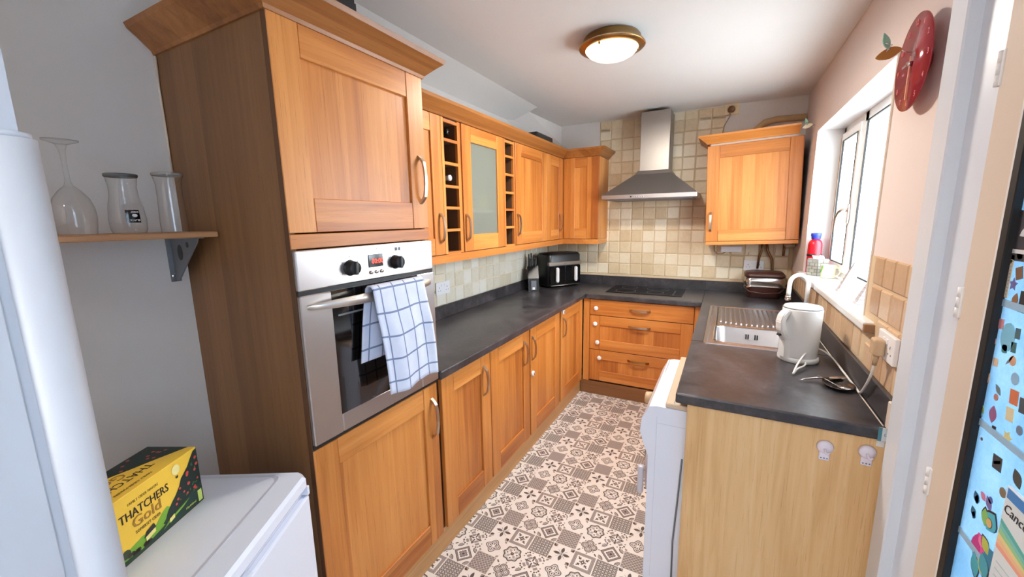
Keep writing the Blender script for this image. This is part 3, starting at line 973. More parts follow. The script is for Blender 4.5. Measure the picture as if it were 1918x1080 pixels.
# towels over the handle
def drape(y0, y1, zt, front_len, back_len, xh, rad, nu=26, nv=46, seed=1, amp=.006, shift=0.0, back_shift=0.0, lift=.014):
    rnd = random.Random(seed)
    ph = [rnd.uniform(0, 6) for _ in range(4)]
    tot = back_len + PI * rad + front_len
    V, UV = [], []
    for j in range(nv + 1):
        s = tot * j / nv
        for i in range(nu + 1):
            u = i / nu; y = y0 + (y1 - y0) * u
            if s < back_len:
                h = back_len - s; x = xh - rad; z = zt - h; k = h; sd = -1; y += back_shift * min(1, h * 4)
            elif s < back_len + PI * rad:
                a = (s - back_len) / rad; x = xh - rad * math.cos(a); z = zt + rad * math.sin(a); k = 0; sd = 0
            else:
                h = s - back_len - PI * rad; x = xh + rad; z = zt - h; k = h; sd = 1; y += shift * h
            f = min(1, k * 7)
            wv = math.sin(u * 9 + ph[0] + k * 3) * .6 + math.sin(u * 17 + ph[1] - k * 5) * .4
            x += f * amp * (wv + .3) * (1 if sd >= 0 else .35) + f * lift * (sd > 0)
            y += f * .004 * math.sin(k * 12 + ph[2])
            if sd > 0: z -= .006 * math.sin(u * 7 + ph[3]) * f
            V.append((x, y, z)); UV.append((u * (y1 - y0), s))
    mb = MB()
    fs = [(j * (nu + 1) + i, j * (nu + 1) + i + 1, (j + 1) * (nu + 1) + i + 1, (j + 1) * (nu + 1) + i) for j in range(nv) for i in range(nu)]
    vv = mb.faces(V, fs, True)
    lay = mb.bm.loops.layers.uv.new('UVMap')
    mb.bm.verts.index_update()
    for f in mb.bm.faces:
        for l in f.loops: l[lay].uv = UV[l.vert.index]
    return mb
def solid(o, t):
    md = o.modifiers.new('thickness', 'SOLIDIFY'); md.thickness = t; md.offset = 0
tw = drape(.216, .462, 1.328, .365, .235, XF + .056, .0185, seed=5, amp=.007, shift=.085, back_shift=-.045).build('tea_towel', towel_m)
tag(tw, 'white tea towel with blue check lines draped over the oven handle', 'towel'); solid(tw, .004)

# dark bag on top of the tall cabinet
mb = MB()
mb.prism([(.20, .16, 2.162), (.54, .13, 2.162), (.56, .35, 2.162), (.22, .38, 2.162)], (.0, .0, .12))
bmesh.ops.bevel(mb.bm, geom=list(mb.bm.edges), offset=.025, segments=3, affect='EDGES')
bgt = mb.build('storage_bag', black_plastic)
tag(bgt, 'dark bag lying on top of the tall oven cabinet', 'bag')

# ------------------------------------------------------------------ wall cabinets on the left
XW = .300
FW = Face('X', XW)
ZB, ZT = 1.368, 2.092
WG = 'wall cabinets on the left wall'
def carcass(parent, x0, x1, y0, y1, z0, z1, m=None, t=.016):
    return MB().box(x0, x1, y0, y0 + t, z0, z1).box(x0, x1, y1 - t, y1, z0, z1).box(x0, x1, y0 + t, y1 - t, z0, z0 + t)\
        .box(x0, x1, y0 + t, y1 - t, z1 - t, z1).box(x0, x0 + .006, y0 + t, y1 - t, z0 + t, z1 - t).build('carcass', m or oak_dark, parent)
ca = thing('wall_cabinet', 'oak wall cabinet half hidden by the tall oven housing, left of the first bottle rack', 'cabinet', (.15, .84, ZB), group=WG)
carcass(ca, .012, XW - T - .002, .604, 1.084, ZB, ZT)
shaker(FW, ca, .606, 1.082, ZB + .002, ZT, .085, .088, .09, (1.045, 1.513))
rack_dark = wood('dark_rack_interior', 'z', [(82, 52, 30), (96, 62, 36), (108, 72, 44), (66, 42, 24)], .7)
def wine_rack(y0, y1, label, first):
    t = thing('wine_rack', label, 'wine rack', (.15, (y0 + y1) / 2, ZB), group='narrow bottle racks between wall cabinets')
    w = .022 if first else .016
    MB().box(.012, XW - .003, y0, y0 + w, ZB, ZT, .001).build('side_panel', oak['z'], t)
    MB().box(.012, XW - .003, y1 - w * 1.3, y1, ZB, ZT, .001).build('side_panel', oak['z'], t)
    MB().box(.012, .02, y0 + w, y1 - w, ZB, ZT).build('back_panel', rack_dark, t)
    MB().box(.02, XW - .02, y0 + w, y0 + w + .0012, ZB, ZT).build('dark_inner_sheet', rack_dark, t)  # thin sheets that make the cell sides darker than the oak fronts
    MB().box(.02, XW - .02, y1 - w * 1.3 - .0012, y1 - w * 1.3, ZB, ZT).build('dark_inner_sheet', rack_dark, t)
    for z in (1.372, 1.500, 1.622, 1.738, 1.860, 1.981, 2.078):
        q = MB().box(XW - .016, XW - .003, y0 + w, y1 - w * 1.3, z - .008, z + .008, .001).build('shelf', oak['y'], t)
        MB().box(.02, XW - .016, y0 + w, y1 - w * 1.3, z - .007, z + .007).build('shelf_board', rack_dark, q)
    return t
wine_rack(1.088, 1.262, 'tall narrow oak bottle rack nearest the oven housing, a bottle in it', True)
bl = MB().lathe([(0, 0), (.034, 0), (.036, .01), (.036, .15), (.014, .20), (.013, .262), (.016, .265), (.016, .275), (0, .275)], (.018, 1.160, 1.785), 'x', 20).build('bottle', plain('pale_bottle', (200, 200, 196), .2))
tag(bl, 'pale bottle lying in the second cell from top of the near bottle rack', 'bottle')
bl = MB().lathe([(0, 0), (.036, 0), (.037, .01), (.037, .15), (.014, .20), (.013, .262), (.016, .265), (.016, .272), (0, .272)], (.018, 1.162, 2.027), 'x', 20).build('bottle', black_gloss)
tag(bl, 'black bottle lying in the topmost cell of the near bottle rack', 'bottle')
cb = thing('glazed_cabinet', 'oak wall cabinet with a frosted glass door between the two bottle racks', 'cabinet', (.15, 1.52, ZB), group=WG)
carcass(cb, .012, XW - T - .002, 1.268, 1.764, ZB, ZT, plain('cabinet_white_lining', (206, 202, 190), .6))
shaker(FW, cb, 1.272, 1.762, ZB + .002, ZT, .092, .088, .098, (1.293, 1.510), glass=True)
MB().box(.02, XW - .03, 1.286, 1.748, 1.60, 1.618).build('shelf', white_plastic, cb)
# packets behind the frosted glass
for (y, z, w, h, c, lab, nm) in [(1.40, 1.62, .06, .16, (222, 224, 220), 'white tall carton behind the frosted cabinet glass', 'carton'),
                            (1.56, 1.62, .13, .10, (206, 206, 150), 'yellow packet behind the frosted cabinet glass', 'packet'),
                            (1.50, 1.386, .10, .08, (150, 160, 150), 'grey green tub low behind the frosted cabinet glass', 'tub')]:
    mb = MB().box(.15, .262, y - w / 2, y + w / 2, z, z + h, .008, 2)
    tag(mb.build(nm, flat(c)), lab, 'food ' + nm)
wine_rack(1.770, 1.926, 'tall narrow empty oak bottle rack right of the frosted glass door', False)
cc = thing('wall_cabinet', 'oak wall cabinet with solid door right of the far bottle rack', 'cabinet', (.15, 2.21, ZB), group=WG)
carcass(cc, .012, XW - T - .002, 1.932, 2.494, ZB, ZT)
shaker(FW, cc, 1.934, 2.492, ZB + .002, ZT, .092, .085, .09, (1.957, 1.515))
ck = thing('corner_wall_cabinet', 'L shaped oak corner wall cabinet left of the cooker hood', 'cabinet', (.15, 2.88, ZB), group=WG)
MB().box(.012, XW - T - .002, 2.498, ROOM_D - .012, ZB, ZT).box(XW - T - .002, .634, 2.905, ROOM_D - .012, ZB, ZT, 0).build('carcass', oak['z'], ck)
shaker(FW, ck, 2.500, 2.880, ZB + .002, ZT, .1, .085, .09, (2.790, 1.520))
FK = Face('Y', 2.885)
shaker(FK, ck, .306, .634, ZB + .002, ZT, .105, .085, .095, None, stl=.105, str_=.108)
cn = moulding([(XW, .604), (XW, 2.885), (.634, 2.885), (.634, ROOM_D - .012)], [(-.02, 2.094), (.004, 2.094), (.010, 2.104), (.038, 2.132), (.058, 2.148), (.064, 2.162), (-.02, 2.162)]).build('cornice', oak_cor_shaded['y'])
tag(cn, 'oak cornice running along the tops of the left wall cabinets', 'cornice')
pm_ = moulding([(XW - .002, .604), (XW - .002, 2.887), (.632, 2.887), (.632, ROOM_D - .012)], [(-.02, 1.322), (0, 1.322), (0, 1.366), (-.02, 1.366)]).build('pelmet', oak['y'])
tag(pm_, 'oak pelmet strip running under the left wall cabinets', 'pelmet')
# black item on top of the wall cabinets
tag(MB().box(.17, .29, 2.33, 2.66, 2.164, 2.238, .01, 2).build('folded_mat', black_plastic), 'flat black item lying on the cornice of the left wall cabinets', 'box')

# ------------------------------------------------------------------ base cabinets left
FB = Face('X', XF)
BG = 'base cabinets under the left worktop'
def base_unit(y0, y1, d0, d1, hy, label, lock=None, hz=.725):
    t = thing('base_cabinet', label, 'cabinet', (.3, (y0 + y1) / 2, .12), group=BG)
    MB().box(.03, XF - T - .002, y0, y1, .12, .869).build('carcass', oak_dark, t)
    d = shaker(FB, t, d0, d1, .125, .862, .088, .09, .1, (hy, hz), hl=.165)
    if lock: latch_disc(t, XF, *lock)
    return t
def latch_disc(t, x, y, z):
    l = MB().lathe([(0, .012), (.016, .012), (.018, .009), (.018, 0), (0, 0)], (x, y, z), 'x', 16).build('child_latch', white_plastic, t, 'white plastic child latch')
    MB().box(x + .012, x + .016, y - .004, y + .004, z - .010, z + .010, .001).build('latch_button', nickel, l)
base_unit(.604, 1.045, .630, 1.043, .977, 'oak base cabinet next to the oven housing, handle on its right side')
base_unit(1.047, 1.536, 1.050, 1.532, 1.452, 'second oak base cabinet from the oven, handle on its right side')
base_unit(1.538, 2.075, 1.548, 2.060, 1.570, 'oak base cabinet with a white latch below its handle', (1.572, .553))
base_unit(2.077, 2.640, 2.100, 2.612, 2.133, 'corner oak base cabinet with a white latch above its handle', (2.130, .848))
tag(MB().box(.52, .566, .0205, 2.652, 0, .118, .001).build('plinth', lam_y), 'light oak plinth board under the left base cabinets', 'plinth')
tag(MB().box(.571, 1.54, 2.632, 2.65, 0, .118, .001).build('plinth', lam_x), 'brown plinth board under the drawer unit', 'plinth')

# ------------------------------------------------------------------ back run drawers
YB = 2.628
FD = Face('Y', YB)
dw = thing('drawer_unit', 'oak three-drawer unit under the hob with four white child latches', 'drawers', (1.06, 2.9, .12))
MB().box(.632, 1.53, YB + T + .002, ROOM_D - .03, .12, .869).build('carcass', oak_dark, dw)
MB().box(.592, .648, YB + .006, YB + T, .12, .868, .001).build('corner_post', oak['z'], dw)
MB().box(1.482, 1.53, YB + .006, YB + T, .12, .868, .001).build('corner_post', oak['z'], dw)
mb = MB(); FD.box(mb, .652, 1.478, 0, T, .728, .864, .002); d1 = mb.build('drawer', oak['x'], dw)
bow_handle(FD, d1, 1.072, .797, .17, False)
for z0, z1, hz, hm in ((.420, .722, .655, nickel), (.135, .414, .357, brass)):
    d = shaker(FD, dw, .652, 1.478, z0, z1, .088, .085, .09, None, name='drawer')
    bow_handle(FD, d, 1.072, hz, .18, False, hm)
for x, z in ((.705, .788), (.700, .649), (.722, .485), (.742, .345)):
    l = MB().lathe([(0, -.014), (.017, -.014), (.019, -.010), (.019, 0), (0, 0)], (x, YB, z), 'y', 16).build('child_latch', white_plastic, dw, 'white plastic child latch')
    MB().box(x - .008, x + .014, YB - .022, YB - .013, z - .012, z + .012, .003).build('latch_button', white_plastic, l)

# ------------------------------------------------------------------ worktops
WH, WT_ = .911, .040
wt = thing('worktop', 'charcoal laminate worktop along the left wall', 'worktop', (.3, 1.9, WH - WT_))
def slab(x0, x1, y0, y1, bev=.006): return MB().box(x0, x1, y0, y1, WH - WT_, WH, bev, 2)
slab(.004, .6105, .603, ROOM_D - .004).build('slab', worktop_m, wt)
MB().box(.008, .024, .603, ROOM_D - .008, WH, .996, .003).build('upstand', worktop_m, wt)
wt2 = thing('worktop', 'charcoal laminate worktop along the back wall holding the hob', 'worktop', (1.07, 2.9, WH - WT_))
slab(.6108, 1.5305, 2.605, ROOM_D - .004).build('slab', worktop_m, wt2)
MB().box(.611, 1.530, ROOM_D - .0245, ROOM_D - .008, WH, .996).build('upstand', worktop_m, wt2)
MB().box(.0245, .6105, ROOM_D - .0245, ROOM_D - .008, WH, .996).build('upstand', worktop_m, wt)
wt3 = thing('worktop', 'charcoal laminate worktop with the sink, along the window wall', 'worktop', (1.84, 2.0, WH - WT_))
RX = 1.531
slab(RX, 2.142, .814, 1.545).box(RX, 1.615, 1.54, 1.99, WH - WT_, WH).box(2.02, 2.142, 1.54, 1.99, WH - WT_, WH)
mb = MB().box(RX, 2.142, .814, 1.545, WH - WT_, WH, .006, 2).box(RX, 1.625, 1.5449, 1.955, WH - WT_, WH).box(2.03, 2.142, 1.5449, 1.955, WH - WT_, WH).box(RX, 2.142, 1.955, ROOM_D - .004, WH - WT_, WH)
mb.build('slab', worktop_m, wt3)
MB().box(1.5305, 2.1235, ROOM_D - .0245, ROOM_D - .008, WH, .996).build('upstand', worktop_m, wt3)
MB().box(2.124, 2.139, .80, ROOM_D - .025, WH, 1.004, .003).build('upstand', worktop_m, wt3)
MB().tube([(2.119, .83, WH + .002), (2.119, 2.4, WH + .002)], .0022, 6).build('sealant_bead', cream_trim, wt3)
MB().box(2.112, 2.143, .780, .799, .925, 1.008, .003).build('end_cap', cream_trim, wt3, 'cream upstand end cap')
lb = MB().box(2.105, 2.150, .8105, .8135, .872, .915, .001).build('tape_label', flat((206, 216, 220)), wt3, 'white and teal tape label on the corner')
MB().box(2.104, 2.113, .8098, .8104, .872, .915).build('tape_edge', flat((70, 130, 146)), lb)
text('LOCK', .013, frame_m((2.118, .8102, .889), (1, 0, 0), (0, 0, 1)), lb, flat((90, 120, 140)), 'tape_lettering')
lb2 = MB().box(2.108, 2.128, .826, .8285, .845, .868, .001).build('torn_tape', flat((226, 226, 224)), wt3)

# ------------------------------------------------------------------ right run
ep = thing('end_panel', 'light oak laminate end panel below the right worktop', 'panel', (1.85, .84, 0))
MB().box(1.572, 2.138, .830, .848, .0, .870, .001).build('panel', lam_z, ep)
hks = 'white hooks on the light oak end panel'
for x, z, lab in ((1.986, .803, 'left white stick-on hook on the light oak end panel'), (2.091, .814, 'right white stick-on hook on the light oak end panel')):
    h = thing('wall_hook', lab, 'hook', (x, .829, z - .03), group=hks)
    MB().lathe([(0, -.012), (.010, -.012), (.020, -.008), (.0235, 0), (0, 0)], (x, .8295, z + .006), 'y', 20).build('backplate', lavender, h)
    MB().box(x - .014, x + .014, .825, .8295, z - .040, z - .012, .003, 2).build('base_tab', lavender, h)
    for k in (-1, 0, 1): pass
    d = MB()
    for k in (-1, 0, 1): d.cyl((x + k * .008, .8252, z - .032), (x + k * .008, .8244, z - .032), .0022, seg=8)
    d.build('base_holes', grey_metal, h)
    MB().tube([(x - .002, .819, z + .004), (x, .812, z - .006), (x + .005, .808, z - .008), (x + .009, .806, z)], [.004, .004, .0035, .003], 8).build('prong', lavender, h)
sk = thing('sink_cabinet', 'plain cabinet under the sink behind the washing machine', 'cabinet', (1.85, 2.1, 0))
MB().box(1.58, 2.12, 1.486, 1.502, 0, .869).box(1.58, 2.12, 2.58, 2.596, 0, .869).box(1.58, 1.598, 1.502, 2.58, 0, .869).build('carcass', lam_z, sk)

# washing machine
wm = thing('washing_machine', 'white front loading washing machine under the right worktop', 'washing machine', (1.72, 1.17, 0))
Y0, Y1 = .870, 1.468
prof = [(1.435, .02), (1.435, .60), (1.418, .64), (1.400, .70), (1.405, .755), (1.432, .812), (1.46, .818), (2.02, .818), (2.02, .02)]
mb = MB(); mb.prism([(x, Y0, z) for x, z in prof], (0, Y1 - Y0, 0))
mb.build('casing', appliance, wm)
MB().box(1.492, 2.03, Y0 + .002, Y1 - .002, .8185, .838, .003).build('top_panel', app_beige, wm, 'beige top panel')
MB().box(1.522, 1.524, Y0 + .01, Y1 - .15, .838, .8388).build('top_seam', grey_metal, wm)
MB().box(1.4405, 1.4415, Y1 - .20, Y1 - .01, .8125, .8165).build('drawer_seam', grey_metal, wm)
MB().box(1.462, 1.4635, Y0 - .0008, Y0 + .001, .05, .775).box(1.462, 2.0, Y0 - .0006, Y0 + .001, .748, .7495).build('side_seam', app_grey, wm)
MB().tube([(1.562, Y0 - .003, .62), (1.555, Y0 - .004, .45), (1.545, Y0 - .004, .25), (1.548, Y0 - .004, .04)], .0035, 6).build('power_lead', grey_metal, wm)
dd = MB().lathe([(0, -.012), (.10, -.016), (.13, -.030), (.165, -.026), (.178, -.010), (.178, .006), (0, .006)], (1.430, 1.17, .44), 'x', 36).build('door', app_grey, wm, 'grey round porthole door')
MB().lathe([(0, -.050), (.06, -.044), (.11, -.024), (.12, -.014), (0, -.010)], (1.430, 1.17, .44), 'x', 30).build('door_bowl', black_gloss, dd)
MB().box(1.385, 1.41, .935, .962, .37, .50, .008, 2).build('door_latch', app_grey, dd)
MB().lathe([(0, -.028), (.022, -.028), (.026, -.024), (.028, 0), (0, 0)], (1.408, 1.10, .745), 'x', 20).build('program_knob', tan_plastic, wm, 'beige program knob')
for y in (.96, 1.02): MB().box(1.396, 1.41, y - .009, y + .009, .70, .715, .002).build('button', app_grey, wm)
for x in (1.47, 1.98):
    for y in (Y0 + .05, Y1 - .05): MB().cyl((x, y, 0), (x, y, .022), .02, seg=12).build('foot', black_rubber, wm)

# sink
si = thing('sink', 'stainless steel single bowl sink with ribbed drainer by the window', 'sink', (1.82, 2.0, WH))
zs = WH + .0005
sx0, sx1, sy0, sy1 = 1.588, 2.052, 1.510, 2.498
bx0, bx1, by0, by1 = 1.640, 2.005, 1.565, 1.925
mb = MB()
def rr(x0, x1, y0, y1, r, z, n=5):
    p = []
    for cx, cy, a in ((x1 - r, y0 + r, -PI / 2), (x1 - r, y1 - r, 0), (x0 + r, y1 - r, PI / 2), (x0 + r, y0 + r, PI)):
        for i in range(n + 1):
            g = a + PI / 2 * i / n; p.append((cx + r * math.cos(g), cy + r * math.sin(g), z))
    return p
def loft(mb, rings, cap0=False, cap1=False, smooth=True):
    n = len(rings[0]); V = [v for r in rings for v in r]; F = []
    for k in range(len(rings) - 1):
        for i in range(n):
            j = (i + 1) % n
            F.append((k * n + i, k * n + j, (k + 1) * n + j, (k + 1) * n + i))
    if cap0: F.append(tuple(range(n - 1, -1, -1)))
    if cap1: F.append(tuple((len(rings) - 1) * n + i for i in range(n)))
    mb.faces(V, F, smooth)
    return mb
# rim plate from outer edge to the bowl mouth and the drainer, then the bowl
loft(mb, [rr(sx0, sx1, sy0, sy1, .018, zs), rr(sx0 + .002, sx1 - .002, sy0 + .002, sy1 - .002, .017, zs + .004), rr(sx0 + .016, sx1 - .016, sy0 + .016, sy1 - .016, .016, zs + .005),
          rr(sx0 + .024, sx1 - .024, sy0 + .024, sy1 - .024, .016, zs + .001)], smooth=False)
z1 = zs + .001
mb.box(sx0 + .02, bx0 + .004, sy0 + .02, sy1 - .02, z1 - .0006, z1).box(bx1 - .004, sx1 - .02, sy0 + .02, sy1 - .02, z1 - .0006, z1)
mb.box(bx0, bx1, sy0 + .02, by0 + .004, z1 - .0006, z1).box(bx0, bx1, by1 - .004, sy1 - .02, z1 - .0006, z1)
mb.build('rim', steel, si, recalc=True)
mb = MB()
loft(mb, [rr(bx0, bx1, by0, by1, .05, z1 + .0004), rr(bx0 + .006, bx1 - .006, by0 + .006, by1 - .006, .05, z1 - .008), rr(bx0 + .014, bx1 - .014, by0 + .014, by1 - .014, .05, z1 - .13),
          rr(bx0 + .04, bx1 - .04, by0 + .04, by1 - .04, .05, z1 - .155)], cap1=True)
mb.build('bowl', steel, si)
mb = MB()
loft(mb, [rr(bx0 - .010, bx1 + .010, by0 - .010, by1 + .010, .058, z1 + .0005), rr(bx0 - .004, bx1 + .004, by0 - .004, by1 + .004, .053, z1 + .0035), rr(bx0 + .002, bx1 - .002, by0 + .002, by1 - .002, .05, z1 + .0005)])
mb.build('bowl_edge', chrome, si)
for k in range(13):
    x = 1.662 + k * .0272
    mb = MB(); y0 = 2.005 + .03 * math.sin(k / 12 * PI) * -1
    mb.tube([(x, y0, z1 + .001), (x, y0 + .02, z1 + .004), (x, 2.24, z1 + .0045), (x, 2.43, z1 + .0045), (x, 2.45, z1 + .001)], .0055, 8, .8)
    mb.build('drainer_rib', steel, si)
mb = MB()
for k in (-2, -1, 1, 2): mb.box(1.825 + k * .011 + (.006 if k > 0 else -.006) - .003, 1.825 + k * .011 + (.006 if k > 0 else -.006) + .003, by1 - .0215, by1 - .0085, z1 - .062, z1 - .036)
mb.build('overflow_slot', black_plastic, si)
MB().lathe([(0, .002), (.03, .003), (.038, 0), (0, 0)], (1.82, 1.745, z1 - .1555), 'z', 20).build('drain_cover', chrome, si)
tp = thing('tap', 'white gooseneck kitchen tap behind the sink', 'tap', (2.085, 2.05, WH))
MB().lathe([(0, 0), (.027, 0), (.027, .006), (.022, .012), (.021, .06), (.0145, .068), (0, .068)], (2.085, 2.05, WH), 'z', 20).build('base', white_gloss, tp)
pts = [(2.085, 2.05, WH + .06), (2.085, 2.05, 1.165)] + [(2.085 - .0435 + .0435 * math.cos(a), 2.05, 1.165 + .052 * math.sin(a)) for a in [PI * i / 12 for i in range(1, 13)]] + [(1.997, 2.05, 1.12), (1.996, 2.05, 1.092)]
MB().tube(pts, .0115, 14).build('spout', white_gloss, tp)
MB().lathe([(0, 0), (.012, 0), (.0155, .004), (.0155, .012), (.013, .016), (.0155, .020), (.0145, .026), (0, .026)], (1.996, 2.05, 1.068), 'z', 18).build('nozzle', chrome, tp)
MB().tube([(2.085, 2.05, WH + .05), (2.062, 2.02, WH + .075), (2.05, 1.995, WH + .085)], .006, 8).build('lever', white_gloss, tp)

# ------------------------------------------------------------------ hob and hood
hb = thing('hob', 'black glass ceramic hob set into the back worktop', 'hob', (1.06, 2.95, WH))
MB().box(.748, 1.372, 2.762, 3.145, WH + .0005, WH + .0055, .002).build('glass_plate', black_gloss, hb)
for x, y, r in ((.90, 2.87, .085), (.90, 3.05, .07), (1.15, 2.87, .07), (1.15, 3.05, .095)):
    mb = MB(); loft(mb, [[(x + q * math.cos(a), y + q * math.sin(a), WH + .0058) for a in [2 * PI * i / 36 for i in range(36)]] for q in (r, r - .003)])
    mb.build('cooking_zone', grey_metal, hb)
for k in range(4): MB().lathe([(0, .0008), (.008, .0008), (.008, 0), (0, 0)], (1.30, 2.82 + k * .06, WH + .0055), 'z', 12).build('touch_control', grey_metal, hb)

hd = thing('cooker_hood', 'stainless steel chimney cooker hood on the tiled back wall', 'cooker hood', (1.07, 3.0, 1.70))
hx0, hx1, hy0, hy1 = .700, 1.440, 2.745, ROOM_D - .009
cx0, cx1, cy0 = .965, 1.200, 2.955
mb = MB()
def rc4(x0, x1, y0, y1, z): return [(x0, y0, z), (x1, y0, z), (x1, y1, z), (x0, y1, z)]
loft(mb, [rc4(hx0, hx1, hy0, hy1, 1.742), rc4(cx0 - .03, cx1 + .03, cy0 - .03, hy1, 1.915), rc4(cx0 - .012, cx1 + .012, cy0 - .012, hy1, 1.945)], True, True, smooth=False)
mb.build('canopy', steel_hood, hd)
MB().box(hx0, hx1, hy0, hy1, 1.706, 1.742, .003, 2).build('rim', steel, hd)
MB().box(hx0 + .03, hx1 - .03, hy0 + .03, hy1 - .02, 1.700, 1.7065).build('grease_filter', grey_metal, hd)
MB().box(cx0, cx1, cy0, hy1, 1.940, 2.420, .003, 2).build('chimney', steel_hood, hd)
MB().box(cx1 - .0005, cx1 + .001, cy0 + .02, cy0 + .024, 1.95, 2.41).build('chimney_seam', black_plastic, hd)
bt_ = MB().box(.938, .950, hy0 - .004, hy0, 1.718, 1.730, .001).build('switch', black_plastic, hd)
for k in range(5): MB().lathe([(0, -.005), (.005, -.005), (.006, 0), (0, 0)], (.968 + k * .018, hy0 + .0005, 1.724), 'y', 10).build('button', steel, hd)

# ------------------------------------------------------------------ wall cabinet on the right of the hood
rc = thing('wall_cabinet', 'oak wall cabinet beside the window, right of the cooker hood', 'cabinet', (1.822, 3.04, 1.335))
x0, x1 = 1.514, 2.130
FR = Face('Y', 2.885)
MB().box(x0 + .004, x1 - .004, 2.907, ROOM_D - .016, 1.366, 2.10).build('carcass', oak['z'], rc)
shaker(FR, rc, x0, x1, 1.366, 2.096, .086, .092, .086, (1.547, 1.518), hl=.155, str_=.082)
MB().box(x0 + .002, x1 - .002, 2.884, 2.906, 1.336, 1.363, .002).build('pelmet', oak['x'], rc)
MB().box(x0 + .002, x0 + .02, 2.906, ROOM_D - .016, 1.336, 1.366).build('pelmet', oak['y'], rc)
moulding([(x0, ROOM_D - .016), (x0, 2.885), (x1 - .03, 2.885)], [(-.012, 2.112), (.004, 2.112), (.010, 2.120), (.040, 2.146), (.062, 2.160), (.066, 2.172), (-.012, 2.172)]).build('cornice', oak['x'], rc)
MB().box(x0 + .02, x1 - .04, 2.90, 2.906, 2.097, 2.112).build('gap_strip', cream_trim, rc)
MB().box(x1 - .012, x1, 2.90, ROOM_D - .016, 1.366, 2.09).build('side_filler', oak_dark, rc)
rc.rotation_euler = (0, -.036, 0)
# things below and above it
mb = MB(); mb.tube([(2.135, 3.187, 2.285), (1.95, 3.187, 2.29), (1.87, 3.187, 2.275), (1.82, 3.187, 2.235), (1.80, 3.187, 2.16)], .024, 12)
tag(mb.build('boxed_pipe', beige_plaster), 'plastered over pipe on the back wall above the right cabinet', 'pipe')
def socket(name, label, F_o, right, up, n_gang=2, depth=.009, w=None, mat=None):
    """F_o: centre on the wall; right and up span the plate; the plate faces right x up"""
    w = w or (.146 if n_gang == 2 else .086)
    Mx = frame_m(F_o, right, up)
    t = thing(name, label, 'socket', F_o)
    MB().box(-w / 2, w / 2, -.043, .043, .0005, depth, .003, 2).xform(Mx).build('faceplate', mat or white_plastic, t)
    for g in range(n_gang):
        cx = (g - .5) * .066 if n_gang == 2 else 0
        cx = cx * 1.25 if n_gang == 2 else 0
        p = MB()
        p.box(cx - .002, cx + .002, .002, .011, depth - .002, depth + .0004).box(cx - .014, cx - .008, -.0165, -.0125, depth - .002, depth + .0004).box(cx + .008, cx + .014, -.0165, -.0125, depth - .002, depth + .0004)
        p.xform(Mx).build('pin_slots', black_plastic, t)
        sx = (cx * .36) if n_gang == 2 else .03
        MB().box(sx - .006, sx + .006, .012, .028, depth - .001, depth + .003, .001).xform(Mx).build('switch', mat or white_plastic, t)
    return t
socket('wall_socket', 'white double wall socket on the left tiled splashback', (.008, 1.408, 1.112), (0, 1, 0), (0, 0, 1))
socket('wall_socket', 'white double wall socket behind the brown food caddy', (1.878, ROOM_D - .008, 1.143), (1, 0, 0), (0, 0, 1))
s3 = socket('wall_socket', 'cream single wall socket high up near the ceiling', (1.635, ROOM_D - .001, 2.408), (1, 0, 0), (0, 0, 1), 1, .02, .1, flat((222, 200, 160)))
s4 = socket('wall_socket', 'white double wall socket on the tan tiles by the door', (ROOM_W - .008, .925, 1.138), (0, -1, 0), (0, 0, 1), 2, .014)
pl = thing('plug', 'brown plug with cable in the high wall socket', 'plug', (1.632, ROOM_D - .045, 2.39))
MB().lathe([(0, -.026), (.020, -.026), (.026, -.018), (.028, 0), (0, 0)], (1.630, ROOM_D - .0215, 2.405), 'y', 16, 1, 1.0).build('plug_body', plain('brown_bakelite', (120, 82, 50), .4), pl)
MB().tube([(1.628, ROOM_D - .04, 2.382), (1.62, ROOM_D - .035, 2.35), (1.585, ROOM_D - .03, 2.28), (1.575, ROOM_D - .03, 2.20), (1.58, ROOM_D - .03, 2.176)], .004, 8).build('plug_cable', grey_cable, pl)
sp_ = thing('fused_spur', 'white junction box with looped wires under the right cabinet', 'junction box', (1.70, 3.19, 1.27))
MB().box(1.625, 1.782, 3.165, ROOM_D - .009, 1.252, 1.300, .004, 2).build('box', white_plastic, sp_)
MB().tube([(1.66, 3.185, 1.252), (1.64, 3.185, 1.235), (1.60, 3.188, 1.235), (1.575, 3.19, 1.26), (1.572, 3.19, 1.315)], .0035, 8).build('wire', grey_cable, sp_)
MB().tube([(1.69, 3.185, 1.254), (1.71, 3.185, 1.225), (1.79, 3.188, 1.222), (1.83, 3.19, 1.225), (1.835, 3.19, 1.25)], .0035, 8).build('wire', tan_plastic, sp_)
for pts_, r, lab in (([(1.925, 3.175, 1.33), (1.925, 3.175, 1.27), (1.912, 3.18, 1.22), (1.905, 3.185, 1.12)], .0085, 'left bent pipe dropping from the right cabinet'),
                     ([(1.955, 3.165, 1.33), (1.965, 3.165, 1.27), (2.00, 3.17, 1.20), (2.01, 3.18, 1.11), (2.01, 3.18, 1.01)], .010, 'right curved pipe dropping from the right cabinet to the worktop'),
                     ([(2.075, 3.17, 1.33), (2.075, 3.17, 1.23)], .009, 'short capped pipe stub under the right cabinet near the window')):
    tag(MB().tube(pts_, r, 10).build('pipe', copper), lab, 'pipe')
tag(MB().lathe([(0, 0), (.03, .002), (.045, .012), (.05, .03), (0, .03)], (2.105, 3.12, 1.300), 'z', 16, .8, .8).build('pipe_cover', cream_trim), 'cream round cover under the right cabinet beside the window corner', 'pipe cover')

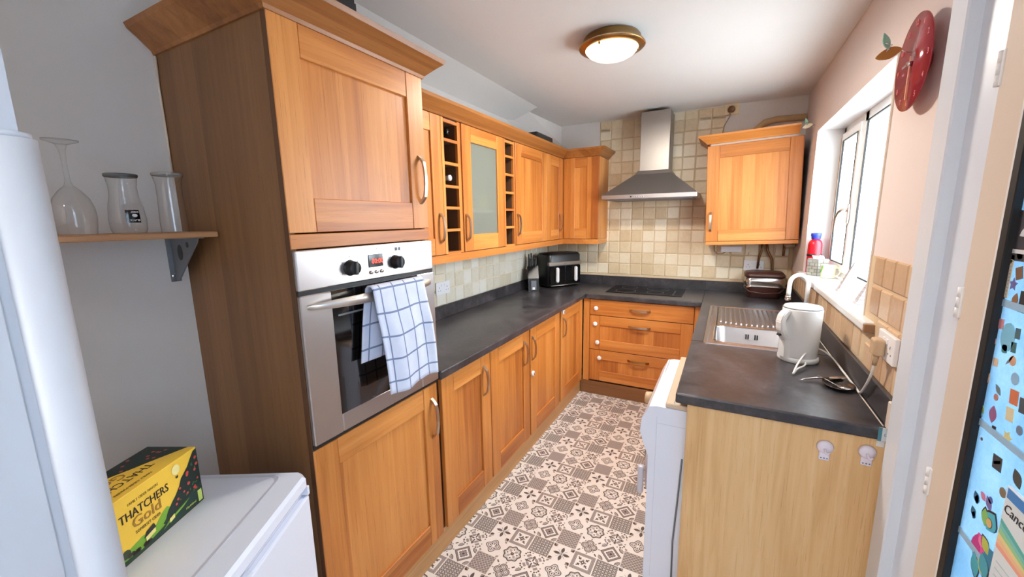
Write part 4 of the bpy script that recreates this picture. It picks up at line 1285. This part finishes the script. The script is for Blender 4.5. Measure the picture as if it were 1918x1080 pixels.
# ------------------------------------------------------------------ things on the worktops
af = thing('air_fryer', 'black two drawer air fryer with silver handles in the worktop corner', 'air fryer', (.335, 2.862, WH), (0, 0, math.radians(56)), local=True)
w, d, h = .19, .225, .325
mb = MB(); loft(mb, [[(x, y + d / 2, z) for x, y, _ in rr(-a, a, -b, b, .045, 0)] for a, b, z in ((w - .012, d / 2 - .012, .012), (w, d / 2, .03), (w, d / 2, h - .02), (w - .012, d / 2 - .012, h))], True, True)
mb.build('body', black_plastic, af)
MB().box(-w + .03, w - .03, .002, .03, .252, h - .018, .006, 2).build('control_screen', black_gloss, af)
MB().box(-w + .006, w - .006, -.004, .03, .212, .246, .004, 2).build('trim_band', nickel, af, 'silver band')
text('ninja', .016, frame_m((-.02, -.0043, .223), (1, 0, 0), (0, 0, 1)), af, grey_metal, 'maker_lettering')
for s_ in (-1, 1):
    q = MB().box(min(s_ * .004, s_ * (w - .016)), max(s_ * .004, s_ * (w - .016)), -.006, .03, .035, .208, .006, 2).build('drawer', black_gloss, af)
    MB().box(s_ * .105 - .016, s_ * .105 + .016, -.040, -.006, .055, .198, .015, 3).build('drawer_handle', flat((222, 222, 224)), q, 'silver white upright handle')
MB().tube([(-w + .03, -.001, .024), (w - .03, -.001, .024)], .004, 8).build('base_strip', nickel, af)

kb = thing('knife_block', 'black knife block with six knives beside the air fryer', 'knife block', (.125, 2.59, WH), (0, 0, math.radians(30)), local=True)
mb = MB(); mb.prism([(-.048, -.055, 0), (-.048, .075, 0), (-.048, .095, .20), (-.048, .02, .225), (-.048, -.035, .115)], (.096, 0, 0))
mb.build('block', black_plastic, kb)
lp = MB().box(-.024, .024, -.0575, -.0545, .012, .098, .001).build('label_plate', grey_metal, kb, 'grey label plate')
MB().box(-.011, .011, -.0585, -.0575, .016, .038).build('label_square', white_plastic, lp)
for k, (x, y, z, l) in enumerate(((-.032, .07, .195, .13), (-.010, .07, .195, .14), (.012, .065, .198, .12), (.034, .062, .198, .115), (-.022, .018, .19, .10), (.022, .018, .19, .10))):
    kn = MB().tube([(x, y, z), (x, y + .010, z + l * .35), (x, y + .012, z + l * .7), (x, y + .010, z + l)], [.0095, .011, .010, .0085], 8, .7).build('knife_handle', black_plastic, kb)
    MB().tube([(x, y + .0095, z + l), (x, y + .0094, z + l + .004)], .0085, 8, .7).build('butt_cap', nickel, kn)

# kettle
kt = thing('kettle', 'white plastic jug kettle standing between the sink and the cutlery', 'kettle', (1.978, 1.425, WH), (0, 0, math.radians(216)), local=True)
MB().lathe([(0, 0), (.074, 0), (.078, .004), (.078, .018), (.074, .022), (0, .022)], (0, 0, 0), 'z', 36).build('power_base', kettle_white, kt)
MB().lathe([(0, .0235), (.070, .0235), (.0705, .026), (.072, .10), (.0735, .18), (.0745, .232), (.073, .238), (0, .238)], (0, 0, 0), 'z', 40).build('body', kettle_white, kt)
MB().lathe([(0, .238), (.071, .238), (.0715, .242), (.068, .247), (.05, .251), (0, .253)], (0, 0, 0), 'z', 36).build('lid', kettle_white, kt)
MB().prism([(-.066, -.022, .2), (-.080, 0, .2), (-.066, .022, .2), (-.066, .022, .236), (-.066, -.022, .236)][:3] , (0, 0, .036)).build('spout', kettle_white, kt)
hp = [(.060, .236), (.088, .232), (.108, .212), (.116, .182), (.112, .148), (.100, .118), (.085, .098), (.070, .088)]
ip = [(.066, .222), (.084, .214), (.096, .196), (.100, .176), (.097, .150), (.088, .126), (.077, .112), (.066, .104)]
mb = MB(); mb.prism([(x, -.018, z) for x, z in hp] + [(x, -.018, z) for x, z in reversed(ip)], (0, .036, 0))
bmesh.ops.bevel(mb.bm, geom=[e for e in mb.bm.edges], offset=.004, segments=2, affect='EDGES')
mb.build('handle', kettle_white, kt)
mb = MB(); mb.prism([(.060, -.026, .023), (.088, -.016, .023), (.088, .016, .023), (.060, .026, .023)], (0, 0, .075)); mb.build('handle_foot', kettle_white, kt)
MB().box(.098, .112, -.010, .010, .118, .128, .003).build('switch', black_plastic, kt)
MB().lathe([(.0742, .238), (.0748, .2395), (.0742, .241)], (0, 0, 0), 'z', 36, cap=False).build('lid_seam', grey_metal, kt)
cdp = [(1.998, 1.352, .922), (1.985, 1.30, .924), (1.955, 1.25, .922), (1.938, 1.205, .918), (1.936, 1.20, .921), (1.96, 1.27, .945), (2.005, 1.38, .965), (2.055, 1.44, .965), (2.095, 1.40, .945), (2.112, 1.30, .925), (2.118, 1.20, .918), (2.119, 1.12, .918), (2.112, 1.05, .93), (2.108, .985, .985), (2.108, .950, 1.04), (2.108, .937, 1.085)]
def smooth_pts(p, n=5):
    P = [Vector(q) for q in p]; o = []
    for i in range(len(P) - 1):
        a, b, c, d_ = P[max(i - 1, 0)], P[i], P[i + 1], P[min(i + 2, len(P) - 1)]
        for k in range(n):
            t = k / n
            o.append(.5 * ((2 * b) + (c - a) * t + (2 * a - 5 * b + 4 * c - d_) * t * t + (3 * b - a - 3 * c + d_) * t ** 3))
    o.append(P[-1]); return o
kc = thing('kettle_lead', 'white kettle lead looping over the worktop with beige plug in the socket', 'cable', (2.05, 1.2, WH))
MB().tube(smooth_pts(cdp), .0038, 8).build('cable', white_cable, kc)
mb = MB().box(2.094, 2.1238, .912, .960, 1.104, 1.160, .009, 3); mb.build('plug_body', tan_plastic, kc)
MB().tube([(2.108, .936, 1.108), (2.108, .936, 1.092), (2.108, .938, 1.07)], [.009, .008, .006], 10).build('strain_relief', tan_plastic, kc)

# spoon rest with cutlery
dish_m = plain('dark_metal_dish', (96, 92, 90), .22, .9)
dc = (2.068, 1.135, WH)
dish = MB().lathe([(0, 0), (.034, 0), (.046, .008), (.050, .013), (.0475, .0135), (.040, .008), (0, .003)], dc, 'z', 28, 1, 1.25).build('saucer', dish_m)
tag(dish, 'dark shiny oval metal dish holding cutlery near the worktop end', 'dish')
kn = thing('knife', 'silver table knife with broad blade lying on the metal dish', 'knife', (2.03, 1.18, .927))
def flatpoly(poly, z, t): return MB().prism([(x, y, z) for x, y in poly], (0, 0, t))
def along(p0, p1, prof):
    p0, p1 = Vector(p0), Vector(p1); dv = p1 - p0; nrm = Vector((-dv.y, dv.x)).normalized()
    return [tuple(p0 + dv * t + nrm * w_) for t, w_ in prof] + [tuple(p0 + dv * t - nrm * w2) for t, w_, w2 in [(a, b, b) for a, b in reversed(prof)]]
flatpoly(along((2.045, 1.17), (2.105, 1.205), [(0, .004), (.2, .009), (.6, .010), (.9, .007), (1, .001)]), .9275, .0015).build('blade', chrome, kn)
MB().tube([(1.948, 1.135, .9145), (1.965, 1.142, .921), (2.0, 1.155, .9265), (2.045, 1.17, .9285)], [.003, .004, .0035, .003], 8).build('knife_handle', chrome, kn)
fk = thing('fork', 'silver fork resting in the metal dish', 'fork', (2.06, 1.12, .92))
MB().tube([(2.012, 1.185, .9275), (2.03, 1.165, .926), (2.06, 1.125, .9205)], [.004, .003, .0025], 8, .6).build('fork_handle', chrome, fk)
for k in (-1, 0, 1):
    MB().tube([(2.058 + k * .002, 1.127 + k * .002, .9205), (2.072 + k * .006, 1.108 + k * .004, .919), (2.09 + k * .006, 1.085 + k * .004, .9235)], .0016, 6).build('tine', chrome, fk)

# food caddy
fc = thing('food_caddy', 'brown food waste caddy with a clear liner under the right cabinet', 'caddy', (1.945, 3.035, WH))
def rrc(cx, cy, a, b, r, z): return rr(cx - a, cx + a, cy - b, cy + b, r, z, 5)
cx, cy = 1.945, 3.035
mb = MB(); loft(mb, [rrc(cx, cy, a, b, .045, WH + z) for a, b, z in ((.105, .09, .001), (.110, .094, .012), (.122, .108, .10), (.124, .110, .165))], True, True); mb.build('bin', brown_plastic, fc)
mb = MB(); loft(mb, [rrc(cx, cy, a, b, .05, WH + z) for a, b, z in ((.130, .115, .166), (.137, .122, .170), (.137, .122, .184), (.126, .110, .200), (.10, .085, .207))], True, True); mb.build('lid', brown_plastic, fc)
rnd = random.Random(4)
rings = []
for k, (e, z) in enumerate(((.003, .164), (.011, .150), (.014, .128), (.010, .104), (.013, .090))):
    rings.append([(x + rnd.uniform(-.004, .006) * (1 if k else 0) + (x - cx) * .02, y + rnd.uniform(-.005, .005) * (1 if k else 0), z_ + rnd.uniform(-.006, .006) * (k > 2)) for x, y, z_ in rrc(cx, cy, .124 + e, .110 + e, .05, WH + z)])
mb = MB(); loft(mb, rings); mb.build('liner', film_m, fc, 'crumpled clear plastic liner')
MB().tube([(cx - .128, cy - .02, WH + .125), (cx - .13, cy - .08, WH + .08), (cx - .10, cy - .122, WH + .055), (cx, cy - .128, WH + .045), (cx + .10, cy - .122, WH + .055), (cx + .13, cy - .08, WH + .08), (cx + .128, cy - .02, WH + .125)], .0055, 8).build('carry_handle', brown_plastic, fc)

# ------------------------------------------------------------------ window sill things
rb_ = thing('extinguisher', 'red bottle shaped fire extinguisher with blue cap on the window sill', 'extinguisher', (2.185, 2.605, WZ0))
MB().lathe([(0, 0), (.037, 0), (.039, .004), (.039, .185), (.035, .205), (.022, .222), (0, .224)], (2.185, 2.605, WZ0), 'z', 28).build('cylinder', red_paint, rb_)
MB().lathe([(0, .222), (.022, .222), (.026, .228), (.026, .240), (.029, .244), (.029, .262), (0, .264)], (2.185, 2.605, WZ0), 'z', 20).build('cap', blue_plastic, rb_, 'blue cap')
MB().lathe([(.0395, .110), (.041, .111), (.041, .124), (.0395, .125)], (2.185, 2.605, WZ0), 'z', 28, cap=False).build('strap', black_plastic, rb_)
for k in range(3): MB().box(2.170, 2.192, 2.5645, 2.566, WZ0 + .075 + k * .010, WZ0 + .078 + k * .010).build('label_line', white_plastic, rb_)
pot = thing('tissue_box', 'grey brick patterned tissue box with a white tissue on the window sill', 'tissue box', (2.190, 2.485, WZ0))
px, py = 2.190, 2.478
hexp = [(px + .062 * math.cos(a), py + .058 * math.sin(a)) for a in [PI / 3 * i + .35 for i in range(6)]]
mb = MB(); mb.prism([(x, y, WZ0 + .001) for x, y in hexp], (0, 0, .102)); mb.build('box', plain('mortar_grey', (120, 120, 116), .8), pot)
bme = {}
brm = plain('grey_brick_relief', (160, 158, 148), .8, obj=.3)
for i in range(6):
    a = Vector(hexp[i]); b_ = Vector(hexp[(i + 1) % 6]); dv = b_ - a; L = dv.length; dv.normalize(); nv = Vector((dv.y, -dv.x))
    for rrow in range(5):
        segs = [(.0, .5), (.5, 1)] if rrow % 2 == 0 else [(0, .25), (.25, .75), (.75, 1)]
        for s0, s1 in segs:
            p = a + dv * (L * s0 + .0015); q = a + dv * (L * s1 - .0015); z0 = WZ0 + .003 + rrow * .0198
            mb = MB(); mb.prism([(p.x, p.y, z0), (q.x, q.y, z0), (q.x, q.y, z0 + .017), (p.x, p.y, z0 + .017)], (nv.x * .0025, nv.y * .0025, 0))
            mb.build('brick', brm, pot)
mb = MB(); rnd = random.Random(2)
V = [(px + .028 * math.cos(a) * rnd.uniform(.6, 1.2), py + .028 * math.sin(a) * rnd.uniform(.6, 1.2), WZ0 + .102) for a in [2 * PI * i / 10 for i in range(10)]]
V2 = [(x + rnd.uniform(-.012, .012), y + rnd.uniform(-.012, .012), z + rnd.uniform(.008, .028)) for x, y, z in V]
loft(mb, [V, V2], False, True, False); mb.build('tissue', white_plastic, pot, 'white tissue')
mg = thing('mug', 'cream mug with a green leaf motif on the window sill', 'mug', (2.222, 2.345, WZ0))
MB().lathe([(0, .001), (.032, .001), (.036, .004), (.037, .040), (.038, .078), (.036, .079), (.034, .010), (0, .008)], (2.222, 2.345, WZ0), 'z', 28).build('cup', cream_ceramic, mg)
MB().tube(smooth_pts([(2.252, 2.325, WZ0 + .066), (2.268, 2.315, WZ0 + .062), (2.272, 2.312, WZ0 + .042), (2.264, 2.317, WZ0 + .022), (2.252, 2.325, WZ0 + .018)], 3), .004, 8).build('handle', cream_ceramic, mg)
for k, (dz, a) in enumerate(((.052, 2.2), (.045, 3.3), (.06, 1.2))):
    o = leafp(.026, .011, a)
    mb = MB(); mb.prism([(2.186 + y_ * .3, 2.326 - x_ * .6, WZ0 + dz + y_) for x_, y_ in o], (-.003, -.002, 0)); mb.build('leaf_motif', flat((110, 176, 70)), mg)
def obelisk(loc, lean, hgt, label):
    t = thing('ornament', label, 'ornament', loc, group='white ornaments on the window sill')
    x, y, z = loc
    mb = MB(); loft(mb, [[(x + lean[0] * k + sx_ * s_, y + lean[1] * k + sy_ * s_ * .8, z + hgt * k + .001) for sx_, sy_ in ((-1, -1), (1, -1), (1, 1), (-1, 1))] for k, s_ in ((0, .033), (.06, .033), (.07, .029), (1, .010))], True, True, False)
    mb.build('tower', plain('greyed_white_ceramic', (176, 168, 168), .5), t)  # white ceramic greyed in colour to stay visible in the bright window
    for k in range(1, 7):
        q = k / 7.5; s_ = .031 - .020 * q
        mb = MB(); loft(mb, [[(x + lean[0] * q + sx_ * s_, y + lean[1] * q + sy_ * s_ * .8, z + hgt * q + dz) for sx_, sy_ in ((-1, -1), (1, -1), (1, 1), (-1, 1))] for dz in (0, .004)], True, True, False)
        mb.build('ledge', flat((150, 144, 146)), t)
    MB().lathe([(0, 0), (.010, 0), (.006, .008), (.004, .016), (0, .020)], (x + lean[0], y + lean[1], z + hgt), 'z', 10).build('finial', white_gloss, t)
obelisk((2.203, 1.845, WZ0), (.030, -.035, 0), .150, 'tall white tapered ornament on the sill in front of the window mullion')
obelisk((2.198, 1.500, WZ0), (.030, -.020, 0), .135, 'white tapered ornament on the sill nearest the door')

# ------------------------------------------------------------------ clock and ornaments
cl = thing('wall_clock', 'round translucent red wall clock above the window end', 'clock', (2.13, .982, 1.985))
ccx, ccy, ccz, R_ = 2.112, .982, 1.985, .131
MB().lathe([(0, .0), (R_, 0), (R_, -.004), (0, -.004)], (ccx, ccy, ccz), 'x', 64).build('dial', red_glass, cl)
MB().lathe([(0, .033), (.028, .033), (.028, .0005), (0, .0005)], (ccx, ccy, ccz), 'x', 20).build('movement', flat((150, 60, 66)), cl)
MB().lathe([(0, -.016), (.006, -.016), (.007, -.004), (0, -.004)], (ccx, ccy, ccz), 'x', 14).build('hub', chrome, cl)
MB().box(ccx - .010, ccx - .008, ccy - .002, ccy + .002, ccz - .100, ccz + .02).build('minute_hand', flat((236, 186, 160)), cl)
MB().box(ccx - .013, ccx - .0115, ccy + .0, ccy + .045, ccz - .004, ccz + .003).build('hour_hand', chrome, cl)
pink = flat((226, 140, 140))
for k in range(12):
    a = 2 * PI * (k + 1) / 12
    text(str(k + 1), .022, frame_m((ccx - .0043, ccy - math.sin(a) * .110, ccz + math.cos(a) * .110 - .008), (0, -1, 0), (0, 0, 1)), cl, pink, 'numeral', align='CENTER')
rv_ = Vector((math.cos(.49), math.sin(.49), 0)); uv_ = Vector((0, 0, 1)); nv_ = rv_.cross(uv_)
def facing(o, poly, t): return MB().prism([tuple(Vector(o) + rv_ * a + uv_ * b) for a, b in poly], tuple(nv_ * t))
def dragonfly(o, label, amber, k=1.0):
    t = thing('ornament', label, 'ornament', o)
    facing(o, [(a * .038 * k, b * .0135 * k + a * .012 * k) for a, b in [(math.cos(g), math.sin(g) * (1 - .25 * math.cos(g * 2))) for g in [2 * PI * i / 22 for i in range(22)]]], .003).build('amber_disc', amber, t)
    facing(Vector(o) + nv_ * .004, [(a * k - .004 * k, b * k + .008 * k) for a, b in leafp(.052, .011, 2.0)], .003).build('leaf', green_glass, t)
    MB().tube([Vector(o) + rv_ * (-.012 * k) + nv_ * .006 + uv_ * (.004 * k), Vector(o) + rv_ * (.002 * k) + nv_ * .008 + uv_ * (.022 * k), Vector(o) + rv_ * (-.02 * k) + nv_ * .008 + uv_ * (.026 * k)], .0012, 6).build('wire', chrome, t)
    tip = Vector(o) + rv_ * (.036 * k)
    MB().tube([tip + uv_ * .010 * k, tip + rv_ * (.030 * k), Vector((ROOM_W - .002, tip.y + .02, tip.z + .01))], .0015, 6).build('hook', chrome, t)
    return t
dragonfly((2.058, 1.010, 2.030), 'amber and green translucent leaf ornament left of the red clock', amber_glass)
dragonfly((2.100, 2.80, 2.150), 'cream and pale green leaf ornament on the right cabinet cornice', flat((232, 224, 196)), .9)

# ------------------------------------------------------------------ ceiling light
lt_ = thing('ceiling_light', 'lit flush ceiling light with brass rim and opal glass', 'light', (1.085, 1.49, CEIL - .08))
lc = (1.085, 1.49, CEIL)
MB().lathe([(0, -.001), (.135, -.001), (.142, -.010), (.146, -.030), (.160, -.040), (.163, -.046), (.160, -.050), (.132, -.056), (0, -.050)], lc, 'z', 48).build('rim', brass, lt_)
MB().lathe([(.131, -.0565), (.128, -.062), (.115, -.076), (.090, -.090), (.055, -.100), (.02, -.1045), (0, -.105)], lc, 'z', 48).build('shade', lamp_m, lt_)
MB().lathe([(.158, -.041), (.1645, -.045), (.158, -.050)], lc, 'z', 48, cap=False).build('rim_edge', nickel, lt_)
for a in (2.4, 4.5, .3):
    MB().lathe([(0, -.010), (.005, -.008), (.006, 0), (0, 0)], (lc[0] + .128 * math.cos(a), lc[1] + .128 * math.sin(a), lc[2] - .058), 'z', 10).build('clip', brass, lt_)
pl_ = bpy.data.lights.new('lamp_bulb', 'AREA'); pl_.shape = 'DISK'; pl_.size = .24; pl_.energy = 15; pl_.color = (1, .92, .82)
po = bpy.data.objects.new('lamp_bulb', pl_); S.collection.objects.link(po); po.parent = lt_; po.location = (0, 0, -.03)

# ------------------------------------------------------------------ fridge, cider box
fr = thing('fridge', 'white undercounter fridge turned at an angle beside the tall cabinet', 'fridge', (.754, -.263, 0), (0, 0, math.radians(29.3)), local=True)
MB().box(-.55, -.05, -.248, .248, .025, .800, .004, 2).build('casing', appliance, fr)
def ch(x0, x1, y, c, z): return [(x0, -y, z), (x1 - c, -y, z), (x1, -y + c, z), (x1, y - c, z), (x1 - c, y, z), (x0, y, z)]
mb = MB(); loft(mb, [ch(-.556, -.004, .250, .022, .801), ch(-.556, 0, .252, .022, .808), ch(-.556, 0, .252, .022, .832), ch(-.553, -.008, .248, .022, .840)], True, True, False)
mb.build('lid', appliance, fr)
mb = MB(); loft(mb, [rr(-.545, -.066, -.240, .240, .03, .8402), rr(-.543, -.068, -.238, .238, .03, .8412), rr(-.535, -.076, -.230, .230, .03, .8404)], smooth=False)
mb.build('lid_ridge', app_grey, fr)
dr_ = MB().box(-.046, -.004, -.248, .248, .055, .770, .006, 2).build('door', appliance, fr)
MB().box(-.046, -.022, -.244, .244, .771, .8005).build('handle_recess', app_grey, fr, 'lilac grey handle recess')
MB().box(-.020, -.006, -.248, -.02, .771, .778).build('handle_lip', appliance, dr_)
MB().box(-.046, -.002, .238, .2485, .772, .800, .002).build('hinge_cover', appliance, fr)
for x in (-.50, -.09):
    for y in (-.2, .2): MB().cyl((x, y, 0), (x, y, .027), .018, seg=12).build('foot', black_rubber, fr)

bx = thing('cider_box', 'yellow and green printed cider carton lying on the fridge', 'box', (.491, -.248, .8418), (0, 0, math.radians(26.57)), local=True)
YL = (246, 200, 66); GD = (22, 42, 36); LG = (120, 170, 50)
BL, BD, BH = .296, .126, .150
MB().box(-BD, 0, -BL, 0, 0, BH, .001).build('carton', flat(YL), bx)
def fp(poly, c, name='print', lift=.0003, side='front'):
    mb = MB()
    if side == 'front': mb.prism([(lift - .0002, a, b) for a, b in poly], (.0002, 0, 0))
    elif side == 'top': mb.prism([(a, b, BH + lift - .0002) for a, b in poly], (0, 0, .0002))
    else: mb.prism([(a, lift - .0002, b) for a, b in poly], (0, .0002, 0))
    return mb.build(name, flat(c), bx)
fp([(-.245, .03), (-.205, .028), (-.165, .036), (-.14, .030), (-.114, .052), (-.10, .058), (-.06, .02), (-.03, .002), (-.295, .002), (-.295, .05)], LG)
fp([(0, .146), (-.010, .144), (-.022, .130), (-.032, .116), (-.046, .104), (-.054, .098), (-.062, .082), (-.074, .068), (-.086, .058), (-.100, .044), (-.108, .030), (-.116, .024), (-.108, .018), (-.085, .022), (-.06, .012), (-.03, .004), (0, .004)], GD, 'print', .0006)
fp([(-.205, .002), (-.150, .012), (-.118, .018), (-.09, .026), (-.05, .040), (-.02, .052), (0, .056), (0, .001), (-.205, .001)], (26, 54, 44), 'print', .0009)
fp([(-.04, .036), (-.10, .022), (-.118, .010), (-.1, .016), (-.06, .026)], LG, 'print', .0012)
fp([(-.296, .02), (-.25, .022), (-.215, .012), (-.18, .010), (-.15, .004), (-.15, .001), (-.296, .001)], (28, 60, 40), 'print', .0010)
rnd = random.Random(11)
for k in range(26):
    a = -.004 - rnd.random() ** 1.3 * .09; b = .045 + rnd.random() * .1
    if b > .146 + a * 1.05 or b < .052 + a * .25: continue
    s_ = .0028 + .0016 * rnd.random()
    fp([(a + x, b + y) for x, y in circ(s_, 8)], (206, 70, 62), 'apple_print', .0015)
for k in range(40):
    a = -.004 - rnd.random() * .1; b = .04 + rnd.random() * .1
    if b > .143 + a * 1.05: continue
    fp([(a + x, b + y) for x, y in leafp(.007, .002, rnd.uniform(0, 6), 3)], (64, 110, 56), 'leaf_print', .0013)
for k in range(14):
    a = -.20 + rnd.random() * .05; fp([(a + x, .012 + rnd.random() * .0 + (.006 if a < -.19 else .002) + y) for x, y in circ(.005 * rnd.uniform(.6, 1.2), 7)], (58, 44, 40), 'bush_print', .0014)
fp([(-.205 + x, .025 + y) for x, y in circ(.010, 10)], (54, 66, 40), 'bush_print', .0013)
fp([(-.160, .018), (-.136, .024), (-.136, .034), (-.160, .028)], (240, 226, 140), 'house_print', .0016)
fp([(-.164, .028), (-.134, .034), (-.138, .046), (-.156, .040)], (30, 34, 34), 'house_print', .0017)
fp([(-.100, .014), (-.086, .018), (-.086, .028), (-.100, .024)], (236, 226, 130), 'house_print', .0016)
fp([(-.016, .006), (-.004, .006), (-.004, .036), (-.016, .036)], (206, 220, 110), 'can_print', .0016)
fp([(-.064 + x, .128 + y) for x, y in circ(.011, 16, 1.15)], (240, 224, 150), 'balloon_print', .0010)
fp([(-.067, .106), (-.061, .106), (-.060, .112), (-.068, .112)], (50, 60, 40), 'balloon_print', .0012)
INK, GOLDC = (46, 32, 22), (168, 122, 44)
def ft(s, size, a, b, c, width=None, lift=.0004):
    o = text(s, size, frame_m((0, 0, 0), (0, 1, 0), (0, 0, 1)), bx, flat(c), 'lettering', .0002, 'CENTER')
    ys = [v.co.y for v in o.data.vertices]; k = width / (max(ys) - min(ys)) if width else 1
    for v in o.data.vertices: v.co = (v.co.x + lift, v.co.y * k + a, v.co.z + b)
    return o
for dx in (0, .0006): ft('THATCHERS', .0275, -.1478 + dx, .0925, INK, .1165, .0006 + dx * .2)
for dx in (0, .0008, .0016): ft('Gold', .035, -.148 + dx, .0660, GOLDC, .067, .0006 + dx * .1)
ft('FAMILY CIDER MAKERS', .0085, -.148, .1225, (120, 90, 30), .072)
ft('SOMERSET CIDER', .0100, -.148, .0520, (60, 48, 26), .060, .0012)
ft('10x440ml', .0075, -.040, .012, (206, 220, 110), .03, .0018)
# lid print: the same artwork running the other way
fp([(-BD + .001, -.001), (-BD + .001, -.295), (-.104, -.295), (-.104, -.16), (-.094, -.125), (-.075, -.095), (-.055, -.06), (-.030, -.02), (-.018, -.001)], GD, 'print', .0003, 'top')
for k in range(22):
    a = -.118 + rnd.random() * .06; b = -.28 + rnd.random() * .27
    if a > -.115 + (b + .16) * .5: continue
    fp([(a + x, b + y) for x, y in circ(.0038, 8)], (176, 76, 70), 'apple_print', .0006, 'top')
text('THATCHERS', .0265, frame_m((-.055, -.148, BH + .0006), (0, -1, 0), (1, 0, 0)), bx, flat(INK), 'lettering', .0002, 'CENTER')
text('Gold', .036, frame_m((-.085, -.150, BH + .0006), (0, -1, 0), (1, 0, 0)), bx, flat(GOLDC), 'lettering', .0002, 'CENTER')
text('FAMILY CIDER MAKERS', .0085, frame_m((-.020, -.148, BH + .0006), (0, -1, 0), (1, 0, 0)), bx, flat((120, 90, 30)), 'lettering', .0002, 'CENTER')

# ------------------------------------------------------------------ shelf with glasses
sh_ = thing('wall_shelf', 'short wooden shelf on a grey bracket holding upturned glasses', 'shelf', (.12, -.3, 1.513))
MB().box(.002, .239, -.54, -.003, 1.513, 1.530, .003).build('board', shelf_wood, sh_)
br = MB()
br.box(.002, .006, -.052, -.022, 1.362, 1.5125, .001).box(.002, .19, -.052, -.022, 1.5085, 1.5125, .001)
b1 = br.build('bracket', grey_metal, sh_, 'grey metal bracket')
pts_o = [(.006, 1.5085), (.186, 1.5085), (.176, 1.494), (.030, 1.368), (.006, 1.364)]
mb = MB(); mb.prism([(x, -.0385, z) for x, z in pts_o], (0, .003, 0)); mb.build('web', grey_metal, b1)
mb = MB(); mb.prism([(.062 + .016 * math.cos(g), -.0395, 1.462 + .026 * math.sin(g)) for g in [2 * PI * i / 18 for i in range(18)]], (0, .001, 0))
mb.prism([(.115 + .008 * math.cos(g), -.0395, 1.488 + .010 * math.sin(g)) for g in [2 * PI * i / 12 for i in range(12)]], (0, .001, 0)); mb.build('web_hole', black_plastic, b1)
MB().lathe([(0, .002), (.005, .001), (.006, 0), (0, 0)], (.006, -.044, 1.382), 'x', 10).build('screw', chrome, b1)
GZ = 1.5305
def shell(mb, prof, cen, seg=32): return mb.lathe(prof, cen, 'z', seg, cap=False)
wg = thing('wine_glass', 'large clear wine glass standing upside down on the shelf', 'glass', (.115, -.283, GZ))
shell(MB(), [(.038, .0), (.041, .02), (.0435, .045), (.042, .070), (.035, .095), (.022, .115), (.009, .128)], wg.location).build('bowl', tumbler_m, wg)
shell(MB(), [(.009, .128), (.0055, .140), (.0048, .18), (.006, .215), (.011, .232)], wg.location).build('stem', tumbler_m, wg)
shell(MB(), [(.011, .232), (.024, .238), (.034, .241), (.0345, .244), (.012, .246), (0, .246)], wg.location).build('foot', tumbler_m, wg)
g2 = thing('tumbler', 'curved clear tumbler with a black square badge, upside down on the shelf', 'glass', (.125, -.178, GZ))
shell(MB(), [(.036, .0), (.040, .012), (.0415, .04), (.038, .075), (.032, .105), (.0305, .130), (.034, .155), (.0365, .160), (.0365, .166), (.033, .167), (0, .167)], g2.location).build('wall', tumbler_m, g2)
MB().lathe([(.0345, .1575), (.0372, .1605), (.0372, .1655), (.0345, .167)], g2.location, 'z', 32, cap=False).build('base_rim', plain('dark_glass_edge', (90, 92, 92), .15), g2)
Rr = .0400
mb = MB(); n = 8; rows = []
for j, z in enumerate((.030, .045, .060, .066)):
    rad = (.0421, .0418, .0405, .0398)[j]
    rows.append([(g2.location.x + (rad + .0003) * math.cos(a), g2.location.y + (rad + .0003) * math.sin(a), GZ + z) for a in [-.42 + .78 * i / n for i in range(n + 1)]])
V = [v for r in rows for v in r]; F_ = [(j * (n + 1) + i, j * (n + 1) + i + 1, (j + 1) * (n + 1) + i + 1, (j + 1) * (n + 1) + i) for j in range(3) for i in range(n)]
mb.faces(V, F_, True); bdg = mb.build('badge', black_gloss, g2, 'black square badge', recalc=False)
text('BLACK', .0075, frame_m((g2.location.x + .0432, g2.location.y + .0125, GZ + .0395), (0, -1, 0), (0, 0, -1)), bdg, white_plastic, 'badge_lettering')
text('SHEEP', .0065, frame_m((g2.location.x + .0420, g2.location.y + .0115, GZ + .062), (0, -1, 0), (0, 0, -1)), bdg, white_plastic, 'badge_lettering')
mb = MB(); mb.lathe([(0, 0), (.006, 0), (.006, .0006), (0, .0006)], (g2.location.x + .0428, g2.location.y + .002, GZ + .050), 'x', 14, 1, .8); mb.build('badge_mark', white_plastic, bdg)
g3 = thing('tumbler', 'straight clear tumbler upside down on the shelf nearest the tall cabinet', 'glass', (.125, -.068, GZ))
shell(MB(), [(.034, .0), (.0345, .02), (.0335, .06), (.0315, .11), (.032, .145), (.036, .166), (.0385, .172), (.0385, .178), (.034, .179), (0, .179)], g3.location).build('wall', tumbler_m, g3)
MB().lathe([(.036, .170), (.039, .1725), (.039, .1775), (.036, .179)], g3.location, 'z', 32, cap=False).build('base_rim', plain('grey_glass_edge', (150, 146, 140), .15), g3)
